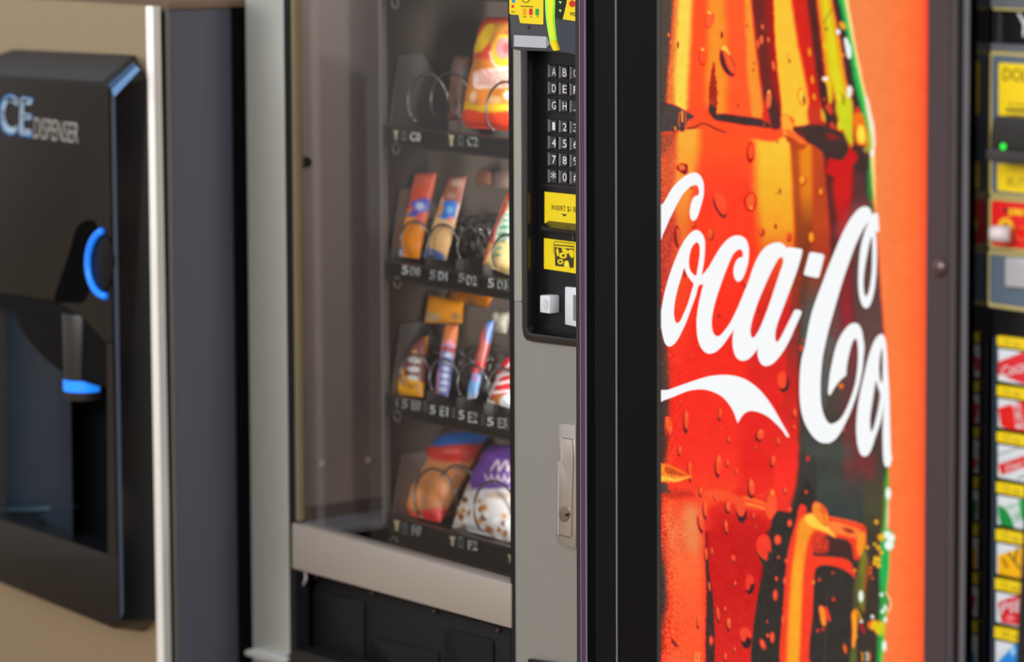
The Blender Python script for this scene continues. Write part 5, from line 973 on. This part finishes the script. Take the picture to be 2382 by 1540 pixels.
# lock handle
hx = lambda pts: [(1170+u/2.567, 940+v/2.567) for u, v in pts]
hst = mat('satin_nickel', (205, 197, 188), .3, .85)
HY = -.012
hb = slab('lock_handle', hx([(333, 116), (433, 128), (436, 700), (433, 858), (392, 848), (328, 832), (317, 775), (330, 560), (331, 340)]), HY, -HY, hst, snack, bevel=.0015, label='satin steel pop-out lock handle')
slab('handle_paddle', hx([(350, 200), (413, 210), (418, 345), (412, 500), (406, 796), (330, 776), (334, 345), (350, 342)]), HY-.002, .004, mat('paddle_nickel', (216, 206, 196), .3, .85), hb, bevel=.0008)
slab('handle_gap', hx([(346, 196), (417, 206), (422, 345), (416, 500), (409, 801), (326, 780), (330, 341), (346, 338)]), HY-.0004, .002, mat('bright_gap_edge', (206, 204, 202), .3, .5), hb)
for pp in ([(353, 199), (413, 209), (413, 213), (353, 203)], [(332, 777), (404, 797), (404, 801), (332, 781)]):
    flat('gap_shadow', [hx(pp)], HY-.0006-.0018, mat('gap_dark', (24, 20, 20), .6), hb)
slab('lock_cylinder', ellipse(*hx([(363, 657)])[0], 11.6, 18.6, 32), HY-.0035, .003, mat('brass_grey', (150, 130, 112), .35, .7), hb, bevel=.0006, label='round key lock')
slab('keyhole', hx([(370, 655), (380, 652), (392, 656), (392, 666), (380, 672), (371, 668)]), HY-.0042, .001, ink, hb)
# card reader
rdm = mat('reader_grey', (68, 68, 72), .4); slate = mat('reader_slate', (52, 58, 68), .35)
rz = lambda pts: [(1170+u/3.667, v/3.667) for u, v in pts]
RY = -.03
body = [(50, -400), (680, -360), (680, 476), (620, 466), (470, 446), (400, 440), (130, 430), (82, 420), (70, 400), (66, 300), (60, 180), (52, 60)]
rd = slab('card_reader', rz(body), RY, .03, rdm, snack, bevel=.0015, label='dark grey card reader with yellow stickers and a lime light band')
flat('reader_sticker', [rz([(54, -380), (348, -380), (344, 206), (336, 210), (152, 197), (144, 190), (134, 132), (126, 127), (66, 124), (54, 112)])], RY-.0005, yellow_m, rd)
for u, c_, nme in ((183, (240, 150, 40), 'orange'), (237, (214, 34, 30), 'red'), (291, (22, 160, 80), 'green')):
    flat('printed_button', [rz(rrect(u-15, 70+(u-183)*.04, u+15, 126+(u-183)*.04, 10))], RY-.0008, mat('sticker_'+nme, c_, .5), rd)
for u, s in ((186, 'CANCEL'), (240, 'NO'), (295, 'YES')):
    w_ = 17 if s == 'CANCEL' else 8; text('printed_word', s, rz([(u-w_, 135), (u+w_, 137), (u+w_, 150), (u-w_, 148)]), RY-.0008, ink, rd)
for i in range(9):
    u = 150+i*12; flat('printed_word', [rz([(u, 48+i*.5), (u+9, 48+i*.5), (u+9, 58+i*.5), (u, 58+i*.5)])], RY-.0008, mat('faint_ink', (96, 84, 20), .6), rd)
tube('printed_circle', [pY(x, y, RY-.0008) for x, y in ellipse(*rz([(195, -14)])[0], 9, 9.5, 25)+[ellipse(*rz([(195, -14)])[0], 9, 9.5, 25)[0]]], .0004, ink, rd, n=4)
flat('payment_logo', [rz([(74, -20), (102, -20), (102, 24), (76, 22)])], RY-.0008, mat('logo_blue', (30, 140, 206), .5), rd)
flat('payment_logo', [rz(ellipse(80, 54, 9, 15))], RY-.0008, mat('sticker_red', (214, 34, 30), .5), rd); flat('payment_logo', [rz(ellipse(93, 56, 8, 15))], RY-.0006, mat('sticker_orange', (240, 150, 40), .5), rd)
text('payment_word', 'VISA', rz([(68, 93), (104, 96), (103, 110), (68, 108)]), RY-.0008, ink, rd)
slab('name_plate', rz([(93, 300), (368, 312), (368, 411), (93, 397)]), RY-.002, .002, mat('plate_grey', (176, 178, 182), .5), rd, label='blank pale grey plate')
slab('name_plate_side', rz([(368, 312), (398, 376), (368, 411)]), RY-.0015, .002, mat('plate_side_grey', (140, 142, 146), .5), rd)
slab('reader_front', rz(crom([(440, -380), (432, 0), (430, 150), (448, 300), (490, 440)], 4, False)+[(620, 466), (680, 474), (680, -360)]), RY-.004, .006, slate, rd, label='slate reader face')
lime = mat('lime_light', (150, 206, 60), .4, emit=(150, 214, 50), strength=.55)
slab('light_band', rz(crom([(352, -380), (357, 0), (362, 120), (376, 240), (395, 345)], 4, False)+[(442, 345)]+crom([(436, 300), (424, 180), (426, 80), (432, 0), (430, -380)], 4, False)), RY-.007, .006, lime, rd, bevel=.0006, label='lime green light band')
slab('light_band_tip', rz([(395, 345), (442, 345), (456, 385), (468, 430), (436, 433), (424, 424), (408, 390)]), RY-.007, .006, yellow_m, rd)
flat('light_band_core', [rz([(384, -380), (388, 0), (392, 120), (402, 240), (412, 330), (432, 330), (420, 180), (420, 60), (424, -380)])], RY-.0074, mat('yellow_core', (210, 200, 20), .4, emit=(214, 200, 14), strength=.35), rd)
slab('reader_window', rz([(446, -380), (560, -380), (540, 20), (522, 100), (506, 164), (470, 162), (446, 150)]), RY-.005, .002, mat('window_black', (8, 12, 10), .2), rd)
for v_ in (22, 93): flat('arrow_light', [rz([(474, v_-12), (502, v_-10), (489, v_+14)])], RY-.0056, mat('green_arrow', (120, 190, 90), .4, emit=(110, 190, 80), strength=.7), rd)
flat('reader_sticker', [rz([(560, -380), (678, -380), (678, 190), (620, 181), (508, 164), (530, 60), (540, 10)])], RY-.0046, yellow_m, rd)
flat('payment_logo', [rz(ellipse(589, 31, 26, 28))], RY-.0052, mat('sticker_red', (214, 34, 30), .5), rd); flat('payment_logo', [rz(ellipse(625, 36, 22, 28))], RY-.005, mat('sticker_orange', (240, 150, 40), .5), rd)
text('payment_word', 'VISA', rz([(567, 100), (645, 108), (645, 142), (567, 131)]), RY-.0052, ink, rd)
q = pY(1230.5, 63, RY); tube('reader_screw', [q+Vector((0, .002, 0)), q+Vector((0, -.0005, 0))], .0022, ink, rd)

# ================================================================ COLA MACHINE
YP = -.10
cola = root('cola_machine', 'black drinks machine with backlit bottle picture and white script, rightmost machine', 'vending machine', (XY(1850, YP), .3, 0))
XA = XC0
blk = mat('door_black', (8, 8, 8), .4, spec=.15, noise=.15, scale=(6, 6, 3))
ZT2 = 1.90
YA = -.06
XR2 = XY(1540, YP)+1.0
boxo('cabinet', XA+.004, XR2, YA+.03, .72, .04, ZT2, black, cola)
boxo('cabinet_base', XA+.02, XR2-.02, .0, .68, 0, .05, black_rub, cola)
x_ = lambda px, Y: XY(px, Y)
strip('rear_flange', [(XA, YA), (x_(1352, YA), YA), (x_(1352, YA), -.02), (XA, -.02)], .06, ZT2, mat('flange_brown_black', (44, 34, 34), .4), cola)
boxo('flange_body', x_(1352, YA), x_(1364.5, YA), YA+.0002, -.02, .06, ZT2, black_rub, cola)
strip('flange_edge', [(x_(1352, YA), YA-.001), (x_(1364.5, YA), YA-.001), (x_(1364.5, YA), YA), (x_(1352, YA), YA)], .06, ZT2, purple_m, cola, label='purple door edge strip')
boxo('edge_highlight', x_(1351.6, YA), x_(1352.8, YA), YA-.0016, YA, .06, ZT2, mat('edge_sheen', (140, 124, 140), .3), cola)  # thin pale strips: highlights on the purple edge, put in as colour
boxo('edge_highlight', x_(1363.8, YA), x_(1365.2, YA), YA-.0016, YA, .06, ZT2, mat('edge_sheen', (140, 124, 140), .3), cola)
strip('door_groove', [(x_(1365, YA), YA+.012), (x_(1384, YA+.012)+.02, YA+.012), (x_(1384, YA+.012)+.02, -.02), (x_(1365, YA), -.02)], .06, ZT2, black_rub, cola)
Y1 = YA-.004
strip('door_outer_frame', [(x_(1384, Y1), Y1), (x_(1433.5, Y1)+.02, Y1), (x_(1433.5, Y1)+.02, -.03), (x_(1384, Y1), -.03)], .06, ZT2, blk, cola)
Y2 = -.104
XB0 = x_(1435, Y2)
XB1 = x_(1530, Y2)
XP0 = x_(1543, YP+.004)
strip('door_frame_face', [(XB0, Y2), (XB1, Y2-.001), (XB1, -.03), (XB0, -.03)], .06, ZT2, mat('frame_satin_black', (7, 7, 7), .35, spec=.12, noise=.15, scale=(6, 6, 2)), cola, label='wide satin black door frame')
boxo('frame_edge_line', XB0-.0006, XB0+.0008, Y2-.0012, Y2+.003, .06, ZT2, mat('grey_edge_line', (120, 118, 118), .3), cola)
strip('inner_bezel', [(XB1, Y2-.001), (x_(1539, Y2), Y2-.001), (XP0, YP+.002), (XP0, -.05), (XB1, -.05)], .06, ZT2, mat('bezel_gloss', (40, 38, 38), .08, spec=.9), cola, label='glossy inner bezel')
XP1 = x_(2162, YP); 
z_hi = zY(1850, -70, YP); z_lo = zY(1850, 1610, YP)
boxo('light_box', XP0, XP1+.002, YP+.004, -.04, .06, ZT2-.01, black, cola)
NX, NY = 440, 1000
Xs = np.linspace(XP0-.001, XP1, NX+1); Zs = np.linspace(z_hi, z_lo, NY+1)
gz, gx = np.meshgrid(Zs, Xs, indexing='ij'); PP = np.stack([gx.ravel(), np.full(gx.size, YP), gz.ravel()], 1)
PX_, PY_ = project(PP)
cvb = Canvas(PX_, PY_, (250, 60, 30)); paint_bottle(cvb)
sheet('bottle_picture', PP, NX, NY, cvb.c, vcol_mat('backlit_print', emit=1.0, rough=.4, spec=.03), cola, label='backlit picture of a wet cola bottle on orange')
boxo('light_box_filler', XP0, XP1, YP, YP+.004, z_hi, ZT2-.01, mat('orange_backlit', (250, 120, 60), .5, emit=(250, 120, 60)), cola)
boxo('light_box_filler', XP0, XP1, YP, YP+.004, .06, z_lo, mat('red_backlit', (240, 60, 34), .5, emit=(240, 60, 34)), cola)
wl_ = mat('backlit_white', (10, 10, 10), .4, spec=.03, emit=(247, 249, 250), strength=1.0)
for i, lps in enumerate(LOGO):
    flat('logo_lettering', [crom(l, 4) if i != 2 else l for l in lps], YP-.0006, wl_, cola, label='white script lettering' if i != 5 else 'white wave ribbon')
# right-hand frame of the picture
YQ = YP-.004
FM = mat('brown_grey_frame', (64, 49, 50), .45, spec=.5, noise=.06, scale=(5, 5, 2))
XF1 = x_(2213, YQ+.004)
strip('picture_frame', [(XP1-.0005, YP+.01), (XP1-.0005, YQ), (x_(2205, YQ+.001), YQ+.001), (XF1, YQ+.006), (XF1, YP+.02)], .06, ZT2, FM, cola, label='brown-grey vertical frame')
strip('rim_highlight', [(x_(2207, YQ), YQ+.0005), (XF1+.0005, YQ+.0055), (XF1+.0005, YQ+.009), (x_(2207, YQ), YQ+.005)], .06, ZT2, mat('rim_highlight_grey', (104, 98, 96), .4), cola)  # grey strip paints the highlight along the frame's right edge
sb = pY(2187, 622, YQ)
n = 18; v = []; f = []
for j in range(5):
    a = j/4*math.pi/2
    v += [(sb.x+.0085*math.cos(a)*math.cos(2*math.pi*i/n), sb.y-.006*math.sin(a), sb.z+.0085*math.cos(a)*math.sin(2*math.pi*i/n)) for i in range(n)]
    if j: f += [((j-1)*n+i, (j-1)*n+(i+1) % n, j*n+(i+1) % n, j*n+i) for i in range(n)]
obj('frame_bolt', v, f, mat('bolt_bronze', (104, 84, 80), .25, .7), cola, smooth=True, label='domed bolt on the frame')
# dark groove, silver edge and glossy side
YG = YQ+.012
XG0 = x_(2213, YG); XG1 = x_(2238, YG)
strip('side_groove', [(XF1, YG), (XG1, YG), (XG1, YG+.02), (XF1, YG+.02)], .06, ZT2, mat('groove_gloss', (30, 20, 22), .12, spec=.7), cola)
XG2 = x_(2247, YG-.002)
strip('silver_edge', [(XG1, YG-.002), (XG2, YG-.002), (XG2, YG+.01), (XG1, YG+.01)], .06, ZT2, mat('silver_edge', (104, 102, 108), .35, .3), cola, bevel=.0008, label='thin grey metal edge')
YS = depth_at(2301, XG2)+.0055
strip('glossy_side', [(XG2-.001, YG+.004), (XG2, YG), (XG2, YS), (XG2-.001, YS)], .06, ZT2, mat('side_gloss', (12, 9, 10), .06, spec=.6), cola, label='gloss black side that mirrors the buttons')
XE = XR2
boxo('button_panel', XG2, XE, YS, YS+.01, .06, ZT2, black, cola, label='black selection panel')
bp = [o for o in cola.children if o.name.startswith('button_panel')][0]
EY = YS-.0005
RW = 2620   # right limit of the panel parts, beyond the frame
def wide(l, t, b, st=.13, sb=.14, r=RW): return [(l, t), (r, t+st*(r-l)), (r, b+sb*(r-l)), (l, b)]
def rwide(l, t, b, rad=10, st=.11, sb=.12, r=RW):
    n = 5; out = []; rx = rad*.62
    for cx, cy, a0, s_, k in ((l+rx, b-rad, 90, sb, 1), (l+rx, t+rad, 180, st, 1)):
        for i in range(n+1):
            a = math.radians(a0+90*i/n); out.append((cx+rx*math.cos(a), cy+rad*math.sin(a)))
    out.append((r, t+st*(r-l))); out.append((r, b+sb*(r-l)))
    return out
grey_pl = mat('grey_mask', (92, 94, 98), .45); olive = mat('olive_line', (176, 160, 96), .5); slate_b = mat('slate_blue', (84, 98, 112), .45); red_m = mat('red_panel', (222, 24, 24), .45); yel2 = mat('warm_yellow', (238, 204, 16), .45); vred = mat('faint_brown_ink', (150, 128, 16), .6)
mask = slab('coin_mask', wide(2297, 100, 716, .06, .13), EY-.006, .006, grey_pl, cola, bevel=.001, label='grey coin and note unit with yellow and red panels')
slab('mask_top', wide(2299, -200, 17, .05, .05), EY-.006, .006, grey_pl, mask)
flat('mask_line', [[(2310, 18), (RW, 30), (RW, 36), (2310, 23)]], EY-.0064, olive, mask)
for x in (2304, 2321): boxo('mask_rail', XY(x, EY), XY(x+6, EY), EY-.003, EY, zY(2304, 100, EY), zY(2304, 20, EY), mat('rail_dark', (56, 54, 56), .4), mask)
text('white_lettering', 'Y', [(2366, 30), (2402, 34), (2400, 88), (2364, 82)], EY-.002, white_p, mask)
def framed(l, t, b, m, Y, st, sb): 
    flat('panel_outline', [rwide(l, t, b, 12, st, sb)], Y, olive, mask); flat('panel_field', [rwide(l+6, t+9, b-8, 9, st, sb)], Y-.0004, m, mask)
framed(2301.5, 119, 456, slate_b, EY-.0064, .06, .09)
framed(2300, 457, 579, red_m, EY-.0066, .09, .12)
framed(2296, 582, 713, slate_b, EY-.0068, .10, .14)
slab('mask_sticker', rwide(2323, 146, 270, 6, .06, .07), EY-.0076, .001, yel2, mask)
text('mask_lettering', 'DOLLAR BILLS', [(2334, 158), (2520, 168), (2520, 202), (2332, 186)], EY-.008, mat('dark_olive_ink', (70, 56, 10), .6), mask)
text('mask_lettering', 'INSERT HERE', [(2346, 238), (2480, 247), (2480, 256), (2346, 246)], EY-.008, vred, mask)
flat('note_gap', [[(2340, 252), (RW, 268), (RW, 275), (2340, 258)]], EY-.008, ink, mask)
accm = mat('acceptor_black', (34, 31, 31), .35, spec=.5)
slab('note_acceptor', [(2308, 285), (2311, 274), (2316, 269), (RW, 292), (RW, 400), (2325, 368), (2302, 362), (2303, 310)], EY-.03, .024, accm, mask, bevel=.004, label='black note acceptor snout')
slab('acceptor_lip', [(2293, 350), (2300, 346), (RW, 378), (RW, 400), (2296, 374), (2293, 368)], EY-.036, .012, mat('lip_black', (50, 46, 46), .3), mask, bevel=.002)
q = pY(2333, 341, EY-.031); v = [tuple(pY(x, y, EY-.0375)) for x, y in ellipse(2333.5, 341, 6, 7, 18)]
obj('green_light', v, [tuple(range(18))], mat('green_led', (20, 220, 60), .4, emit=(16, 226, 52), strength=1.0), mask, label='small green light')
slab('mask_sticker', rwide(2320, 380, 444, 6, .07, .09), EY-.0076, .001, yel2, mask)
text('mask_lettering', 'BUTTON', [(2343, 412), (2440, 422), (2440, 444), (2343, 432)], EY-.008, vred, mask)
for k, (l, r) in enumerate(((2346, 2354), (2356, 2380), (2383, 2410), (2414, 2440))):
    flat('mask_lettering', [rect(l, 484+k, r, 499+k*.5 if k else 502, .12)], EY-.008, mat('orange_yellow', (240, 176, 20), .5), mask)
outer = ellipse(2339, 530, 19, 24, 30); innr = ellipse(2339, 532, 9, 12, 30)
flat('coin_ring', [outer, innr], EY-.008, mat('orange_yellow', (240, 176, 20), .5), mask)
flat('coin_dot', [ellipse(2339.5, 489, 4.2, 6, 16)], EY-.008, ink, mask)
flat('coin_recess', [ellipse(2339, 534, 9.5, 13, 20)], EY-.0078, mat('coin_dark', (60, 60, 20), .5), mask)
tube('coin_lever', [pY(2308, 544, EY-.024), pY(2322, 544, EY-.022), pY(2349, 545, EY-.018)], .0075, mat('pinkish_white_lever', (206, 192, 192), .35), mask, n=14, label='pale coin return lever')
tube('coin_outline', [pY(x, y, EY-.008) for x, y in ((2385, 532), (2366, 528), (2363, 540), (2366, 556), (2385, 560))], .0012, mat('orange_line', (236, 80, 24), .5), mask, n=6)
slab('coin_return_plate', rwide(2338.5, 599, 666, 5, .07, .09), EY-.011, .003, mat('pale_grey_plate', (174, 172, 174), .45), mask, bevel=.0008)
# selection buttons
steel_st = mat('blue_grey_strip', (60, 74, 86), .4, .3)
lab_t = [781.5, 896, 1004, 1121, 1230.5, 1345, 1457.5, 1572]; lab_b = [804, 920, 1027, 1145, 1256, 1370, 1483, 1598]
lx = [2319.5, 2319, 2318.5, 2317.5, 2316, 2314.5, 2313, 2312]
boxo('button_strip', XY(2312.5, EY, 1200), XY(2318.5, EY, 1200), EY-.003, EY, .3, zY(2314, 782, EY), steel_st, bp)
LP = yel2
def p_b1(cv, t, b):
    cv.poly([(2322, t+32), (2382, t+8), (2440, t-10), (2440, t+60), (2382, t+84), (2322, t+60)], (214, 44, 54), 2, smooth=False)
    cv.poly([(2322, t+60), (2390, t+95), (2322, t+95)], (226, 222, 224), 2, smooth=False)
def p_b2(cv, t, b): cv.poly([(2322, t+24), (2345, t+16), (2440, t-10), (2440, t+90), (2366, t+84), (2328, t+64)], (220, 34, 30), 2, smooth=False)
def p_b3(cv, t, b):
    cv.poly([(2322, t+48), (2440, t+8), (2440, t+34), (2330, t+72)], (214, 38, 34), 2, smooth=False); cv.line([(2322, t+24), (2390, t+2)], 3, (120, 124, 126), 2); cv.line([(2370, t+80), (2400, t+66)], 5, (140, 144, 146), 2)
def p_b4(cv, t, b):
    cv.poly([(2322, t+28), (2335, t+30), (2350, t+50), (2358, t+78), (2330, t+74)], (28, 136, 62), 2); cv.poly([(2374, t+12), (2440, t), (2440, t+90), (2380, t+60), (2372, t+30)], (40, 160, 70), 2); cv.ell(2352, t+28, 14, 6, (150, 190, 160), -15, 4, .8); cv.ell(2366, t+52, 10, 12, (140, 176, 150), -15, 4, .7)
def p_b5(cv, t, b):
    cv.poly([(2322, t+30), (2382, t+10), (2440, t), (2440, t+100), (2322, t+90)], (238, 176, 20), 2, smooth=False); cv.line([(2345, t+24), (2372, t+60)], 4, (50, 44, 40), 1.2); cv.line([(2367, t+14), (2360, t+42)], 4, (50, 44, 40), 1.2); cv.line([(2334, t+40), (2342, t+56)], 8, (170, 110, 20), 3)
def p_b6(cv, t, b): cv.poly([(2322, t+26), (2345, t+16), (2375, t+8), (2440, t+20), (2440, t+90), (2330, t+72)], (206, 36, 44), 2, smooth=False); cv.ell(2350, t+62, 10, 8, (240, 150, 150), 0, 4, .7)
def p_b7(cv, t, b): cv.poly([(2322, t+50), (2360, t+10), (2440, t), (2440, t+110), (2322, t+100)], (40, 130, 210), 2, smooth=False); cv.ell(2356, t+26, 6, 10, (190, 220, 240), 0, 4, .8)
paints = [p_b1, p_b2, p_b3, p_b4, p_b5, p_b6, p_b7]
blabels = ['button card with red diagonal banner and white script', 'white button card with red block and white lettering', 'white button card with thin red banner', 'white and green button card', 'yellow button card with black strokes', 'red button card with white block letters', 'white and blue button card']
for i in range(7):
    l = lx[i]; t_ = lab_t[i]; b_ = lab_b[i]
    sl = slab('price_label', wide(l, t_, b_, .13+.012*i, .16+.011*i), EY-.006, .006, yel2, bp, label='yellow price strip')
    text('price_lettering', '12 oz. Can' if i < 6 else '20 oz. $1', [(l+16, t_+6+.3*i), (l+92, t_+17+i), (l+92, b_+10+i), (l+16, b_-2+.3*i)], EY-.0064, vred, bp)
    bt = b_+6; bb_ = lab_t[i+1]-11; bl = l+2.5; r_ = 2440
    q_ = [(bl, bt), (r_, bt+(.15+.01*i)*(r_-bl)), (r_, bb_+(.17+.01*i)*(r_-bl)), (bl, bb_)]
    TL, TR, BR, BL = [np.array(pY(x, y, EY-.005)) for x, y in q_]
    nx, ny = 60, 50; vv, uu = np.meshgrid(np.linspace(1, 0, ny+1), np.linspace(0, 1, nx+1), indexing='ij'); uu = uu.ravel()[:, None]; vv = vv.ravel()[:, None]
    PPb = (BL*(1-uu)+BR*uu)*(1-vv)+(TL*(1-uu)+TR*uu)*vv
    bx_, by_ = project(PPb); cvv = Canvas(bx_, by_, (206, 212, 214)); warp_fields(cvv, i); 
    if i == 3 or i == 4 or True:
        cvv.poly([(bl-5, bt-10), (bl+50, bt-10), (bl+50, bt+14), (bl-5, bt+30)], (214, 218, 222), 2, smooth=False)
    paints[i](cvv, bt, bb_)
    sbody = slab('selection_button', q_, EY-.0046, .0046, black_gloss, bp, label=blabels[i])
    sheet('button_card', PPb, nx, ny, cvv.c, vcm, bp)
    if i == 0: text('button_lettering', 'Coca-Cola', [(2330, bt+44), (2440, bt+4), (2440, bt+40), (2330, bt+68)], EY-.0054, white_p, bp)
    if i == 1: text('button_lettering', 'ZERO', [(2352, bt+12), (2372, bt+8), (2388, bt+74), (2364, bt+70)], EY-.0054, white_p, bp)
    if i == 2: text('button_lettering', 'Diet Coke', [(2340, bt+50), (2430, bt+14), (2430, bt+36), (2340, bt+64)], EY-.0054, white_p, bp)
    if i == 5: text('button_lettering', 'PIBB', [(2331, bt+28), (2410, bt+10), (2406, bt+42), (2328, bt+52)], EY-.0054, white_p, bp)
# black wedge of unknown kind cutting the lower right corner
pa, pb = pY(2386, 1120, YS-.06), pY(2361, 1600, YS-.06)
v = [(pa.x, pa.y, pa.z), (pa.x+.05, pa.y, pa.z), (pb.x+.05, pb.y, pb.z), (pb.x, pb.y, pb.z)]
slope_x = (pb.x-pa.x)/(pb.z-pa.z)
P0 = Vector((pa.x-slope_x*(pa.z-1.05), pa.y, 1.05)); Pf = Vector((pb.x+slope_x*(0-pb.z), pb.y, 0))
zt_ = pa.z
v = [(pa.x, pa.y, zt_), (pa.x+.05, pa.y, zt_), (Pf.x+.05, pa.y, 0), (Pf.x, pa.y, 0)]; v += [(a, b+.012, c) for a, b, c in v]
tag(obj('corner_wedge', v, BOXF, mat('wedge_black', (6, 6, 7), .6), None), 'black wedge shape at the lower right corner in front of the buttons', 'board')
